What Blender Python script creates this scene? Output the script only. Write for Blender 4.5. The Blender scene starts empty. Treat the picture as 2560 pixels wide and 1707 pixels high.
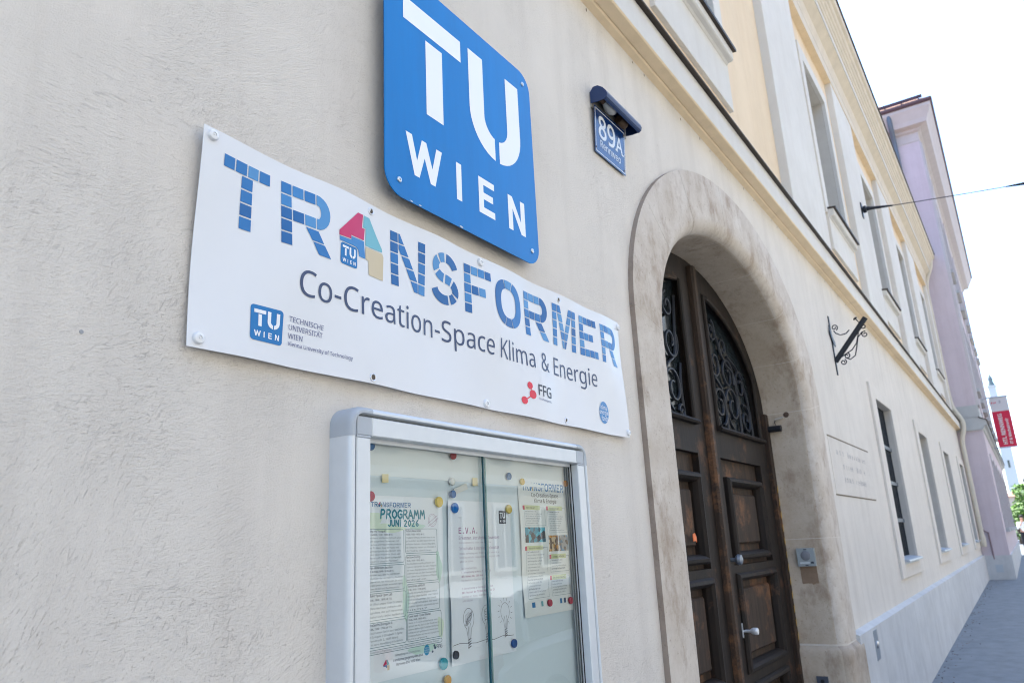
import bpy, bmesh, math, random
from mathutils import Vector, Matrix
random.seed(7)
R = math.radians
sc = bpy.context.scene
col = sc.collection

# ------------------------------------------------------------------ camera
cam_data = bpy.data.cameras.new('camera')
cam = bpy.data.objects.new('camera', cam_data); col.objects.link(cam)
right = Vector((0.56333526, -0.82482262, -0.04817707))
up = Vector((-0.19565281, -0.1898233, 0.96212634))
fwd = Vector((0.8027287, 0.53257371, 0.26831302))
M3 = Matrix((right, up, -fwd)).transposed()
cam.matrix_world = Matrix.Translation((0, -1.332, 1.8)) @ M3.to_4x4()
cam_data.sensor_width = 36.0
cam_data.lens = 26.344
cam_data.clip_start = 0.05
cam_data.clip_end = 5000
cam_data.dof.use_dof = True
cam_data.dof.focus_distance = 2.05
cam_data.dof.aperture_fstop = 5.6
sc.camera = cam

# ------------------------------------------------------------------ sky, sun, exposure
SUN_EL, SUN_AZ = R(66), R(38)          # azimuth from +Y towards +X: the sun stands behind the house
w = bpy.data.worlds.new('World'); sc.world = w; w.use_nodes = True
nt = w.node_tree
sky = nt.nodes.new('ShaderNodeTexSky'); sky.sky_type = 'NISHITA'
sky.sun_disc = False; sky.sun_elevation = SUN_EL; sky.sun_rotation = SUN_AZ
sky.air_density = 1.0; sky.dust_density = 1.6; sky.ozone_density = 1.0
nt.links.new(sky.outputs[0], nt.nodes['Background'].inputs[0])
nt.nodes['Background'].inputs[1].default_value = 0.14
sun = bpy.data.lights.new('sun', 'SUN'); sun.energy = 5.0; sun.angle = R(0.6); sun.color = (1, 0.92, 0.80)
suno = bpy.data.objects.new('sun', sun); col.objects.link(suno)
sv = Vector((math.sin(SUN_AZ) * math.cos(SUN_EL), math.cos(SUN_AZ) * math.cos(SUN_EL), math.sin(SUN_EL)))
suno.rotation_euler = sv.to_track_quat('Z', 'Y').to_euler()
suno.location = sv * 60

vs = sc.view_settings
vs.view_transform = 'Standard'; vs.look = 'None'; vs.gamma = 1.0; vs.use_curve_mapping = False
vs.exposure = 2.0
try:
    vs.use_white_balance = True; vs.white_balance_temperature = 5900; vs.white_balance_tint = 5
except Exception: pass
sc.cycles.use_denoising = True; sc.cycles.filter_width = 1.0
sc.cycles.max_bounces = 10; sc.cycles.transparent_max_bounces = 24; sc.cycles.diffuse_bounces = 5

# ------------------------------------------------------------------ materials
MATS = {}
def nodes(name):
    m = bpy.data.materials.new(name); m.use_nodes = True
    n = m.node_tree.nodes; l = m.node_tree.links
    return m, n, l, n['Principled BSDF']
def mat(name, c, rough=.7, metal=0.0, var=.0, vscale=6.0, bump=.0, bscale=80.0, spec=.5, coat=0.0, c2=None, stretch=None):
    """plain procedural material: base colour with noise variation, optional bump"""
    if name in MATS: return MATS[name]
    m, n, l, p = nodes(name)
    c = tuple(c) + (1,)
    p.inputs['Roughness'].default_value = rough; p.inputs['Metallic'].default_value = metal
    p.inputs['Specular IOR Level'].default_value = spec
    p.inputs['Coat Weight'].default_value = coat
    p.inputs['Base Color'].default_value = c
    tc = n.new('ShaderNodeTexCoord'); mp = n.new('ShaderNodeMapping'); l.new(tc.outputs['Object'], mp.inputs[0])
    if stretch: mp.inputs['Scale'].default_value = stretch
    if var > 0 or c2:
        no = n.new('ShaderNodeTexNoise'); no.inputs['Scale'].default_value = vscale; no.inputs['Detail'].default_value = 6
        no.inputs['Roughness'].default_value = .65
        l.new(mp.outputs[0], no.inputs['Vector'])
        r = n.new('ShaderNodeValToRGB'); r.color_ramp.elements[0].position = .3; r.color_ramp.elements[1].position = .7
        d = c2 + (1,) if c2 else tuple(max(0, x * (1 - var)) for x in c[:3]) + (1,)
        r.color_ramp.elements[0].color = d; r.color_ramp.elements[1].color = c
        l.new(no.outputs[0], r.inputs[0]); l.new(r.outputs[0], p.inputs['Base Color'])
    if bump > 0:
        nb = n.new('ShaderNodeTexNoise'); nb.inputs['Scale'].default_value = bscale; nb.inputs['Detail'].default_value = 5
        l.new(mp.outputs[0], nb.inputs['Vector'])
        b = n.new('ShaderNodeBump'); b.inputs['Strength'].default_value = bump; b.inputs['Distance'].default_value = .01
        l.new(nb.outputs[0], b.inputs['Height']); l.new(b.outputs[0], p.inputs['Normal'])
    MATS[name] = m
    return m

def plaster(name, base, dirt, scratch=.5, scale=1.0, soot=(.5, .46, .42), mott=.5):
    """felted lime render: curved trowel strokes, mottling, faint dirt"""
    m, n, l, p = nodes(name); MATS[name] = m
    p.inputs['Roughness'].default_value = .92; p.inputs['Specular IOR Level'].default_value = .25
    tc = n.new('ShaderNodeTexCoord'); src = tc.outputs['Object']
    def noise(scale_, detail=4, rough=.6, vec=None, dist=0):
        t = n.new('ShaderNodeTexNoise'); t.inputs['Scale'].default_value = scale_; t.inputs['Detail'].default_value = detail
        t.inputs['Roughness'].default_value = rough; t.inputs['Distortion'].default_value = dist
        l.new(vec or src, t.inputs['Vector']); return t.outputs[0]
    def math_(op, a, b=None, c=None):
        t = n.new('ShaderNodeMath'); t.operation = op
        for i, v in enumerate((a, b, c)):
            if v is None: continue
            if isinstance(v, (int, float)): t.inputs[i].default_value = v
            else: l.new(v, t.inputs[i])
        return t.outputs[0]
    def ramp(f, stops):
        r = n.new('ShaderNodeValToRGB'); e = r.color_ramp.elements
        while len(e) < len(stops): e.new(.5)
        for i, (pos, cc) in enumerate(stops): e[i].position = pos; e[i].color = (cc, cc, cc, 1) if isinstance(cc, (int, float)) else tuple(cc) + (1,)
        l.new(f, r.inputs[0]); return r.outputs[0]
    def mix(fac, a, b, mode='MIX'):
        t = n.new('ShaderNodeMix'); t.data_type = 'RGBA'; t.blend_type = mode
        for sock, v in ((t.inputs[0], fac), (t.inputs[6], a), (t.inputs[7], b)):
            if hasattr(v, 'links') or hasattr(v, 'is_linked'): l.new(v, sock)
            elif isinstance(v, (int, float)): sock.default_value = v
            else: sock.default_value = tuple(v) + (1,)
        return t.outputs[2]
    # felt-float marks: short stretched dents in a few directions, each strongest in its own patches
    def shift(k, vec=None, sc=(1, 1, 1)):
        q = n.new('ShaderNodeMapping'); q.inputs['Location'].default_value = (k * 5.3, k * 1.1, k * 2.9); q.inputs['Scale'].default_value = sc; l.new(vec or src, q.inputs[0]); return q.outputs[0]
    strokes = None; cuts = None
    for k, ang in enumerate((.50, .05, 1.15)):
        mp = n.new('ShaderNodeMapping'); mp.inputs['Rotation'].default_value = (0, ang, 0); l.new(src, mp.inputs[0])
        msk = ramp(noise((2.1 + .6 * k) * scale, 2, .5, shift(k + 1)), [(.38, .12), (.60, 1.0)])
        st = math_('MULTIPLY', math_('SUBTRACT', noise(52 * scale, 4, .62, shift(k, mp.outputs[0], (1, 1, 4.4)), .7), .5), msk)
        pit = ramp(noise(68 * scale, 3, .6, shift(k + 4, mp.outputs[0], (1, 1, 3.2)), 1.1), [(.645, 0), (.70, 1)])
        lng = ramp(noise(15 * scale, 3, .5, shift(k + 8, mp.outputs[0], (1, 1, 5.0)), 2.2), [(.655, 0), (.664, .8), (.670, .8), (.680, .0)])
        cu = math_('MULTIPLY', math_('MAXIMUM', pit, lng), msk)
        strokes = st if strokes is None else math_('ADD', strokes, st); cuts = cu if cuts is None else math_('MAXIMUM', cuts, cu)
    strokes = math_('ADD', strokes, .5)
    zone = ramp(noise(1.6 * scale, 3), [(.34, .25), (.62, 1.0)])
    grain = noise(210 * scale, 4, .75)
    lump = noise(5 * scale, 4, .5)
    cutz = math_('MULTIPLY', cuts, zone)
    h = math_('ADD', math_('MULTIPLY', strokes, .52 * scratch), math_('MULTIPLY', grain, .62))
    h = math_('ADD', h, math_('MULTIPLY', lump, .9))
    h = math_('SUBTRACT', h, math_('MULTIPLY', cutz, .35 * scratch))
    bp = n.new('ShaderNodeBump'); bp.inputs['Strength'].default_value = .75; bp.inputs['Distance'].default_value = .0032
    l.new(h, bp.inputs['Height']); l.new(bp.outputs[0], p.inputs['Normal'])
    c = mix(ramp(noise(.55, 5, .6), [(.35, 0), (.68, 1)]), base, dirt)
    c = mix(math_('MULTIPLY', ramp(noise(3.1, 6, .7), [(.42, 0), (.75, 1)]), mott), c, tuple(x * .86 for x in dirt))
    c = mix(math_('MULTIPLY', ramp(strokes, [(.26, 1), (.42, 0)]), .12 * scratch), c, soot)
    c = mix(math_('MULTIPLY', cutz, .38 * scratch), c, soot)
    mpv = n.new('ShaderNodeMapping'); mpv.inputs['Scale'].default_value = (6, 6, .5); l.new(src, mpv.inputs[0])
    c = mix(math_('MULTIPLY', ramp(noise(1.1, 5, .6, mpv.outputs[0]), [(.48, 0), (.8, 1)]), .30), c, soot)
    if scratch > 1:                # broad faint patches
        c = mix(math_('MULTIPLY', ramp(noise(.32, 4, .6, shift(13)), [(.42, 0), (.62, 1)]), .5), c, tuple(x * .93 for x in base))
    l.new(c, p.inputs['Base Color'])
    return m

def stone(name, base, dark, stain):
    m, n, l, p = nodes(name); MATS[name] = m
    p.inputs['Roughness'].default_value = .88; p.inputs['Specular IOR Level'].default_value = .25
    tc = n.new('ShaderNodeTexCoord')
    def no(s, d=6, r=.65, sx=None):
        t = n.new('ShaderNodeTexNoise'); t.inputs['Scale'].default_value = s; t.inputs['Detail'].default_value = d; t.inputs['Roughness'].default_value = r
        if sx:
            mp = n.new('ShaderNodeMapping'); mp.inputs['Scale'].default_value = sx; l.new(tc.outputs['Object'], mp.inputs[0]); l.new(mp.outputs[0], t.inputs['Vector'])
        else: l.new(tc.outputs['Object'], t.inputs['Vector'])
        return t.outputs[0]
    def rp(f, a, b, ca, cb):
        r = n.new('ShaderNodeValToRGB'); e = r.color_ramp.elements
        e[0].position = a; e[1].position = b; e[0].color = ca + (1,); e[1].color = cb + (1,); l.new(f, r.inputs[0]); return r.outputs[0]
    c1 = rp(no(4, 8, .7), .35, .68, dark, base)
    f2 = rp(no(2.6, 8, .72, (2.2, 2.2, 1.3)), .50, .74, (0, 0, 0), (1, 1, 1))
    mx = n.new('ShaderNodeMix'); mx.data_type = 'RGBA'; l.new(f2, mx.inputs[0]); l.new(c1, mx.inputs[6]); mx.inputs[7].default_value = stain + (1,)
    f3 = rp(no(55, 4, .7), .60, .70, (0, 0, 0), (.6, .6, .6))
    m2 = n.new('ShaderNodeMix'); m2.data_type = 'RGBA'; l.new(f3, m2.inputs[0]); l.new(mx.outputs[2], m2.inputs[6]); m2.inputs[7].default_value = tuple(x * .8 for x in stain) + (1,)
    l.new(m2.outputs[2], p.inputs['Base Color'])
    b = n.new('ShaderNodeBump'); b.inputs['Strength'].default_value = .5; b.inputs['Distance'].default_value = .004
    l.new(no(90, 4, .65), b.inputs['Height']); l.new(b.outputs[0], p.inputs['Normal'])
    return m

def wood(name, a, b, wear, wearamt=.62):
    m, n, l, p = nodes(name); MATS[name] = m
    p.inputs['Roughness'].default_value = .68; p.inputs['Specular IOR Level'].default_value = .3
    tc = n.new('ShaderNodeTexCoord'); mp = n.new('ShaderNodeMapping'); mp.inputs['Scale'].default_value = (9, 9, .7); l.new(tc.outputs['Object'], mp.inputs[0])
    def no(s, vec, d=6, r=.7):
        t = n.new('ShaderNodeTexNoise'); t.inputs['Scale'].default_value = s; t.inputs['Detail'].default_value = d; t.inputs['Roughness'].default_value = r; l.new(vec, t.inputs['Vector']); return t.outputs[0]
    def rp(f, p0, p1, c0, c1):
        r = n.new('ShaderNodeValToRGB'); e = r.color_ramp.elements; e[0].position = p0; e[1].position = p1
        e[0].color = c0 + (1,); e[1].color = c1 + (1,); l.new(f, r.inputs[0]); return r.outputs[0]
    g = no(4, mp.outputs[0]); c = rp(g, .3, .7, a, b)
    big = no(2.4, tc.outputs['Object'], 8, .75)
    f = rp(big, wearamt, wearamt + .14, (0, 0, 0), (.75, .75, .75))
    mx = n.new('ShaderNodeMix'); mx.data_type = 'RGBA'; l.new(f, mx.inputs[0]); l.new(c, mx.inputs[6]); mx.inputs[7].default_value = wear + (1,)
    l.new(mx.outputs[2], p.inputs['Base Color'])
    bb = n.new('ShaderNodeBump'); bb.inputs['Strength'].default_value = .35; bb.inputs['Distance'].default_value = .003; l.new(g, bb.inputs['Height']); l.new(bb.outputs[0], p.inputs['Normal'])
    return m

def glass(name, tint, ior=1.5):
    m, n, l, p = nodes(name); MATS[name] = m
    n.remove(p); out = n['Material Output']
    t = n.new('ShaderNodeBsdfTransparent'); t.inputs[0].default_value = tint + (1,)
    g = n.new('ShaderNodeBsdfGlossy'); g.inputs['Roughness'].default_value = .012
    f = n.new('ShaderNodeFresnel'); f.inputs[0].default_value = ior
    mx = n.new('ShaderNodeMixShader'); l.new(f.outputs[0], mx.inputs[0]); l.new(t.outputs[0], mx.inputs[1]); l.new(g.outputs[0], mx.inputs[2])
    l.new(mx.outputs[0], out.inputs[0]); return m

def photo_mat(name, cols, scale):
    m, n, l, p = nodes(name); MATS[name] = m
    p.inputs['Roughness'].default_value = .5
    tc = n.new('ShaderNodeTexCoord'); v = n.new('ShaderNodeTexVoronoi'); v.inputs['Scale'].default_value = scale; l.new(tc.outputs['Object'], v.inputs['Vector'])
    sep = n.new('ShaderNodeSeparateColor'); l.new(v.outputs['Color'], sep.inputs[0])
    r = n.new('ShaderNodeValToRGB'); r.color_ramp.interpolation = 'CONSTANT'; e = r.color_ramp.elements
    while len(e) < len(cols): e.new(.5)
    for i, c in enumerate(cols): e[i].position = i / len(cols); e[i].color = tuple(c) + (1,)
    l.new(sep.outputs[0], r.inputs[0]); l.new(r.outputs[0], p.inputs['Base Color']); return m

def srgb(r, g, b):
    f = lambda v: ((v / 255 + .055) / 1.055) ** 2.4 if v > 10 else v / 255 / 12.92
    return (f(r), f(g), f(b))

plaster('wall_plaster', (.685, .64, .585), (.64, .60, .55), 1.6, 1.0, (.34, .30, .27))
plaster('white_plaster', (.66, .645, .62), (.60, .58, .55), .35, 1.0, (.5, .46, .42), .4)
plaster('yellow_plaster', (.73, .60, .44), (.68, .555, .40), .35, 1.0, (.55, .40, .24), .4)
plaster('band_plaster', (.80, .655, .46), (.74, .60, .41), .3, 1.0, (.42, .33, .22), .4)
plaster('pink_plaster', (.585, .51, .555), (.545, .475, .515), .3, 1.0, (.33, .24, .27), .4)
plaster('plinth_plaster', (.575, .58, .59), (.49, .495, .505), .3, 1.0, (.32, .32, .34), .8)
stone('arch_stone', (.60, .55, .495), (.47, .41, .345), (.29, .22, .165))
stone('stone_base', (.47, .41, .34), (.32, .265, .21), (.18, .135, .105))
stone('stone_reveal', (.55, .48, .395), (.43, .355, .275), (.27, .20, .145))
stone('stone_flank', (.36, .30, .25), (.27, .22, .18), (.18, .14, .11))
wood('door_wood', (.012, .008, .006), (.055, .034, .022), (.22, .10, .042), .52)
wood('door_wood_worn', (.005, .004, .0035), (.022, .014, .010), (.13, .062, .03), .56)
glass('case_glass', (.975, .99, .99), 1.58)
photo_mat('photo_blue', [(.02, .12, .2), (.04, .3, .45), (.1, .5, .65), (.02, .03, .05)], 60)
photo_mat('photo_warm', [(.5, .25, .04), (.12, .08, .05), (.6, .5, .35), (.2, .14, .1)], 90)
photo_mat('photo_cool', [(.05, .12, .22), (.3, .33, .36), (.12, .1, .08), (.1, .25, .42)], 90)

WHITE = lambda: mat('white_paint', (.78, .78, .77), .5, var=.06)
IRON = lambda: mat('black_iron', (.012, .016, .026), .42, metal=.3, var=.3, vscale=30, bump=.2, bscale=200)
ALU = lambda: mat('brushed_aluminium', (.62, .65, .68), .42, metal=.25, var=.05, vscale=20)
ALUC = lambda: mat('grey_corner_plastic', (.40, .43, .47), .5, var=.06, vscale=20)
STEEL = lambda: mat('screw_steel', (.62, .63, .66), .28, metal=1.0)
FLASH = lambda: mat('dark_flashing', (.055, .042, .035), .5, metal=.4, var=.4, vscale=12)

# ------------------------------------------------------------------ mesh helpers
class G:
    def __init__(s): s.v = []; s.f = []; s.m = []
    def add(s, vs_, fs_, mi=0):
        o = len(s.v); s.v += [tuple(p) for p in vs_]; s.f += [tuple(i + o for i in f) for f in fs_]; s.m += [mi] * len(fs_); return s
    def box(s, x0, x1, y0, y1, z0, z1, mi=0):
        if x0 > x1: x0, x1 = x1, x0
        if y0 > y1: y0, y1 = y1, y0
        if z0 > z1: z0, z1 = z1, z0
        v = [(x, y, z) for x in (x0, x1) for y in (y0, y1) for z in (z0, z1)]
        return s.add(v, [(0, 1, 3, 2), (4, 6, 7, 5), (0, 4, 5, 1), (2, 3, 7, 6), (0, 2, 6, 4), (1, 5, 7, 3)], mi)
    def prism(s, poly, a, b, axis='y', mi=0, caps=True):
        """polygon in the plane across axis, swept from a to b; axis y: (x,z), x: (y,z), z: (x,y)"""
        n = len(poly)
        P = {'y': lambda p, t: (p[0], t, p[1]), 'x': lambda p, t: (t, p[0], p[1]), 'z': lambda p, t: (p[0], p[1], t)}[axis]
        v = [P(p, a) for p in poly] + [P(p, b) for p in poly]
        f = [(i, (i + 1) % n, n + (i + 1) % n, n + i) for i in range(n)]
        if caps: f += [tuple(range(n - 1, -1, -1)), tuple(range(n, 2 * n))]
        return s.add(v, f, mi)
    def sweep_open(s, prof, a, b, axis='x', mi=0):
        n = len(prof)
        P = {'y': lambda p, t: (p[0], t, p[1]), 'x': lambda p, t: (t, p[0], p[1])}[axis]
        v = [P(p, a) for p in prof] + [P(p, b) for p in prof]
        return s.add(v, [(i, i + 1, n + i + 1, n + i) for i in range(n - 1)], mi)
    def tube(s, pts, r, n=8, mi=0, cap=True, flat=None):
        pts = [Vector(p) for p in pts]; rings = []; ref = None
        for i, p in enumerate(pts):
            t = (pts[min(i + 1, len(pts) - 1)] - pts[max(i - 1, 0)]).normalized()
            if ref is None: ref = Vector((0, 0, 1)) if abs(t.z) < .9 else Vector((1, 0, 0))
            a = (ref - t * ref.dot(t))
            if a.length < 1e-5: a = Vector((0, 1, 0)) - t * t.y
            a.normalize(); b = t.cross(a); ref = a
            rr = r[i] if isinstance(r, (list, tuple)) else r
            rings.append([p + a * rr * math.cos(2 * math.pi * k / n) + b * rr * math.sin(2 * math.pi * k / n) for k in range(n)])
        v = [q for ring in rings for q in ring]; f = []
        for i in range(len(pts) - 1):
            for k in range(n): f.append((i * n + k, i * n + (k + 1) % n, (i + 1) * n + (k + 1) % n, (i + 1) * n + k))
        if cap: f += [tuple(range(n - 1, -1, -1)), tuple((len(pts) - 1) * n + k for k in range(n))]
        return s.add(v, f, mi)
    def lathe(s, prof, c, axis=(0, -1, 0), n=20, mi=0):
        """prof: (radius, distance along axis)"""
        ax = Vector(axis).normalized(); a = ax.orthogonal().normalized(); b = ax.cross(a); c = Vector(c); v = []
        for r, h in prof:
            for k in range(n): v.append(c + ax * h + a * (r * math.cos(2 * math.pi * k / n)) + b * (r * math.sin(2 * math.pi * k / n)))
        f = []
        for i in range(len(prof) - 1):
            for k in range(n): f.append((i * n + k, i * n + (k + 1) % n, (i + 1) * n + (k + 1) % n, (i + 1) * n + k))
        f += [tuple(range(n - 1, -1, -1)), tuple((len(prof) - 1) * n + k for k in range(n))]
        return s.add(v, f, mi)
    def cbox(s, x0, x1, y0, y1, z0, z1, c=.004, mi=0):
        """box with chamfered edges towards -y"""
        v = []
        for y, i in ((y1, 0), (y0 + c, 0), (y0, c)):
            v += [(x0 + i, y, z0 + i), (x1 - i, y, z0 + i), (x1 - i, y, z1 - i), (x0 + i, y, z1 - i)]
        f = [(0, 1, 2, 3), (11, 10, 9, 8)]
        for a in (0, 4):
            for k in range(4): f.append((a + k, a + 4 + k, a + 4 + (k + 1) % 4, a + (k + 1) % 4))
        return s.add(v, f, mi)
    def flat(s, poly, y, mi=0):
        return s.add([(x, y, z) for x, z in poly], [tuple(range(len(poly)))], mi)
    def build(s, name, m, parent=None, smooth=False, origin=None, fix=True):
        me = bpy.data.meshes.new(name)
        o3 = Vector(origin) if origin else Vector((0, 0, 0))
        me.from_pydata([Vector(p) - o3 for p in s.v], [], s.f)
        for mm in (m if isinstance(m, (list, tuple)) else [m]): me.materials.append(mm)
        for p, i in zip(me.polygons, s.m): p.material_index = i
        if fix:
            bm = bmesh.new(); bm.from_mesh(me); bmesh.ops.recalc_face_normals(bm, faces=bm.faces); bm.to_mesh(me); bm.free()
        if smooth:
            for p in me.polygons: p.use_smooth = True
            me.set_sharp_from_angle(angle=R(38 if smooth is True else smooth))
        me.update()
        ob = bpy.data.objects.new(name, me); col.objects.link(ob)
        ob.location = o3
        if parent is not None: ob.parent = parent; ob.matrix_parent_inverse = Matrix.Translation(-parent.matrix_world_loc) if hasattr(parent, 'matrix_world_loc') else Matrix.Translation(-Vector(BASE.get(parent.name, (0, 0, 0))))
        BASE[ob.name] = tuple(o3)
        return ob
BASE = {}
def thing(name, label, cat, loc=(0, 0, 0), group=None):
    o = bpy.data.objects.new(name, None); col.objects.link(o); o.location = loc; o.empty_display_size = .1
    BASE[o.name] = tuple(loc)
    o['label'] = label; o['category'] = cat
    if group: o['group'] = group
    return o
def tag(o, label, cat, group=None):
    o['label'] = label; o['category'] = cat
    if group: o['group'] = group
    return o
def structure(o): o['kind'] = 'structure'; return o
def part_label(o, label): o['label'] = label; return o

# ------------------------------------------------------------------ flat print helpers
import os
def own_font(fn):                  # typefaces that ship inside Blender itself; the built-in one if they are missing
    try: return bpy.data.fonts.load(os.path.join(bpy.utils.system_resource('DATAFILES', path='fonts'), fn))
    except Exception: return None
SANS, MONO = own_font('NotoSansMath-Regular.woff2'), own_font('DejaVuSansMono.woff2')
FONT = [SANS]
_cap = {}
def text2d(body, offset=0.0, res=3, shear=0.0):
    c = bpy.data.curves.new('t', 'FONT'); c.body = body
    if FONT[0]: c.font = FONT[0]
    c.resolution_u = res; c.fill_mode = 'FRONT'; c.offset = offset; c.shear = shear
    o = bpy.data.objects.new('t', c)
    me = bpy.data.meshes.new_from_object(o)
    vs_ = [(v.co.x, v.co.y) for v in me.vertices]; fs_ = [tuple(p.vertices) for p in me.polygons]
    bpy.data.objects.remove(o); bpy.data.curves.remove(c); bpy.data.meshes.remove(me)
    return vs_, fs_
def capheight():
    k = FONT[0].name if FONT[0] else ''
    if k not in _cap: _cap[k] = max(y for x, y in text2d('H')[0])
    return _cap[k]
def put_text(g, body, x, z, cap, y, width=None, offset=0.0, res=3, mi=0, align='L', rot=0.0, shear=0.0):
    """write on the wall plane: x,z = start of the baseline, cap = capital height, width = total width"""
    v, f = text2d(body, offset, res, shear)
    if not v: return 0
    s = cap / capheight(); x0 = min(p[0] for p in v); x1 = max(p[0] for p in v)
    sx = width / (x1 - x0) if width else s
    wd = (x1 - x0) * sx
    dx = {'L': 0, 'C': -wd / 2, 'R': -wd}[align]
    ca, sa = math.cos(rot), math.sin(rot)
    pts = [((p[0] - x0) * sx + dx, p[1] * s) for p in v]
    g.add([(x + a * ca - b * sa, y, z + a * sa + b * ca) for a, b in pts], f, mi)
    return wd
def ribbon(g, pts, w, y, mi=0, n=8):
    """pen stroke in the wall plane with round ends"""
    for i in range(len(pts) - 1):
        (x0, z0), (x1, z1) = pts[i], pts[i + 1]; dx, dz = x1 - x0, z1 - z0; L = math.hypot(dx, dz) or 1e-9
        nx, nz = -dz / L * w / 2, dx / L * w / 2
        g.flat([(x0 - nx, z0 - nz), (x1 - nx, z1 - nz), (x1 + nx, z1 + nz), (x0 + nx, z0 + nz)], y - i * 2e-6, mi)
    for i, (x, z) in enumerate(pts): g.flat([(x + w / 2 * math.cos(2 * math.pi * k / n), z + w / 2 * math.sin(2 * math.pi * k / n)) for k in range(n)], y - 1e-5 - i * 2e-6, mi)
def rrect(x0, x1, z0, z1, r, n=5):
    p = []
    for cx, cz, a in ((x1 - r, z0 + r, -90), (x1 - r, z1 - r, 0), (x0 + r, z1 - r, 90), (x0 + r, z0 + r, 180)):
        for k in range(n + 1): t = R(a + 90 * k / n); p.append((cx + r * math.cos(t), cz + r * math.sin(t)))
    return p
def ring_flat(g, outer, inner, y, mi=0):
    n = len(outer); g.add([(x, y, z) for x, z in outer] + [(x, y, z) for x, z in inner], [(i, (i + 1) % n, n + (i + 1) % n, n + i) for i in range(n)], mi)
def drape(g, fn, step=.03):
    """cut flat print on a grid and push it onto a curved sheet y = fn(x,z)"""
    bm = bmesh.new(); vv = [bm.verts.new(p) for p in g.v]
    for f, m in zip(g.f, g.m):
        try: bf = bm.faces.new([vv[i] for i in f]); bf.material_index = m
        except ValueError: pass
    if step:
        xs = [p[0] for p in g.v]; zs = [p[2] for p in g.v]
        a = math.floor(min(xs) / step) + 1
        while a * step < max(xs):
            bmesh.ops.bisect_plane(bm, geom=bm.verts[:] + bm.edges[:] + bm.faces[:], plane_co=(a * step, 0, 0), plane_no=(1, 0, 0)); a += 1
        a = math.floor(min(zs) / step) + 1
        while a * step < max(zs):
            bmesh.ops.bisect_plane(bm, geom=bm.verts[:] + bm.edges[:] + bm.faces[:], plane_co=(0, 0, a * step), plane_no=(0, 0, 1)); a += 1
    bm.verts.index_update()
    h = G(); h.v = [(v.co.x, fn(v.co.x, v.co.z) + v.co.y, v.co.z) for v in bm.verts]
    h.f = [tuple(v.index for v in f.verts) for f in bm.faces]; h.m = [f.material_index for f in bm.faces]
    bm.free(); return h
# the university mark: T, U in two halves, WIEN; unit box
def tu_mark():
    P = []
    X = lambda x: (x - 1.402) / .816
    Zz = lambda z: (z - 2.793) / .802
    q = lambda pts: P.append([(X(a), Zz(b)) for a, b in pts])
    q([(1.4855, 3.415), (1.775, 3.415), (1.775, 3.498), (1.4855, 3.498)])
    q([(1.59, 3.123), (1.673, 3.123), (1.673, 3.392), (1.59, 3.392)])
    cx, cz, ro, ri = 1.974, 3.276, .156, .071
    for s in (-1, 1):
        a0 = math.acos(.013 / ro); a1 = math.acos(.013 / ri)
        o = [(cx + s * ro * math.cos(a0 * k / 10), cz - ro * math.sin(a0 * k / 10)) for k in range(11)]
        i = [(cx + s * ri * math.cos(a1 * k / 10), cz - ri * math.sin(a1 * k / 10)) for k in range(11)]
        q([(cx + s * ro, 3.50)] + o + i[::-1] + [(cx + s * ri, 3.50)])
    T, B = 3.019, 2.887
    q([(1.491, T), (1.529, B), (1.551, B), (1.5755, 2.975), (1.564, T)][:0] or [(1.491, T), (1.529, B), (1.551, B), (1.576, 2.962), (1.603, B), (1.625, B), (1.66, T), (1.633, T), (1.612, 2.94), (1.585, T), (1.564, T), (1.541, 2.94), (1.519, T)])
    q([(1.7315, B), (1.7585, B), (1.7585, T), (1.7315, T)])
    q([(1.8515, B), (1.942, B), (1.942, 2.912), (1.8785, 2.912), (1.8785, 2.942), (1.933, 2.942), (1.933, 2.967), (1.8785, 2.967), (1.8785, 2.995), (1.942, 2.995), (1.942, T), (1.8515, T)])
    q([(2.0255, B), (2.0525, B), (2.0525, 2.972), (2.1045, B), (2.132, B), (2.132, T), (2.1045, T), (2.1045, 2.934), (2.0525, T), (2.0255, T)])
    return P
TU = tu_mark()
def put_tu(g, x0, x1, z0, z1, y, mi=0):
    for poly in TU: g.flat([(x0 + a * (x1 - x0), z0 + b * (z1 - z0)) for a, b in poly], y, mi)

# ------------------------------------------------------------------ ground
def gz(x): return -.03 + .0233 * max(-25.0, min(x, 22.7))
XS = [-400, -25, -8, 0, 6, 12, 18, 22.7, 30, 42, 60, 120, 600]
def strip(name, y0, y1, dz, m, thick=0.0, xs=XS):
    g = G()
    for a, b in zip(xs[:-1], xs[1:]):
        if thick:
            v = [(a, y0, gz(a) + dz), (b, y0, gz(b) + dz), (b, y1, gz(b) + dz), (a, y1, gz(a) + dz)]
            v += [(p[0], p[1], p[2] - thick) for p in v]
            g.add(v, [(0, 1, 2, 3), (4, 7, 6, 5), (0, 4, 5, 1), (2, 6, 7, 3), (1, 5, 6, 2), (3, 7, 4, 0)])
        else: g.add([(a, y0, gz(a) + dz), (b, y0, gz(b) + dz), (b, y1, gz(b) + dz), (a, y1, gz(a) + dz)], [(0, 1, 2, 3)])
    return structure(g.build(name, m))
asph = mat('pavement_asphalt', (.21, .23, .255), .85, var=.28, vscale=5, bump=.35, bscale=160)
strip('ground', -900, 900, -.30, mat('earth', (.16, .15, .13), .95, var=.3, vscale=.5))
strip('pavement', -2.5, .7, 0, asph)
strip('kerb', -2.66, -2.5, .004, mat('granite_kerb', (.3, .3, .3), .8, var=.3, vscale=20), .2)
strip('road', -12.0, -2.66, -.13, mat('road_asphalt', (.12, .115, .105), .85, var=.25, vscale=4, bump=.3, bscale=140))
strip('opposite_kerb', -12.16, -12.0, .004, mat('granite_kerb', (.3, .3, .3)), .2)
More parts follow.
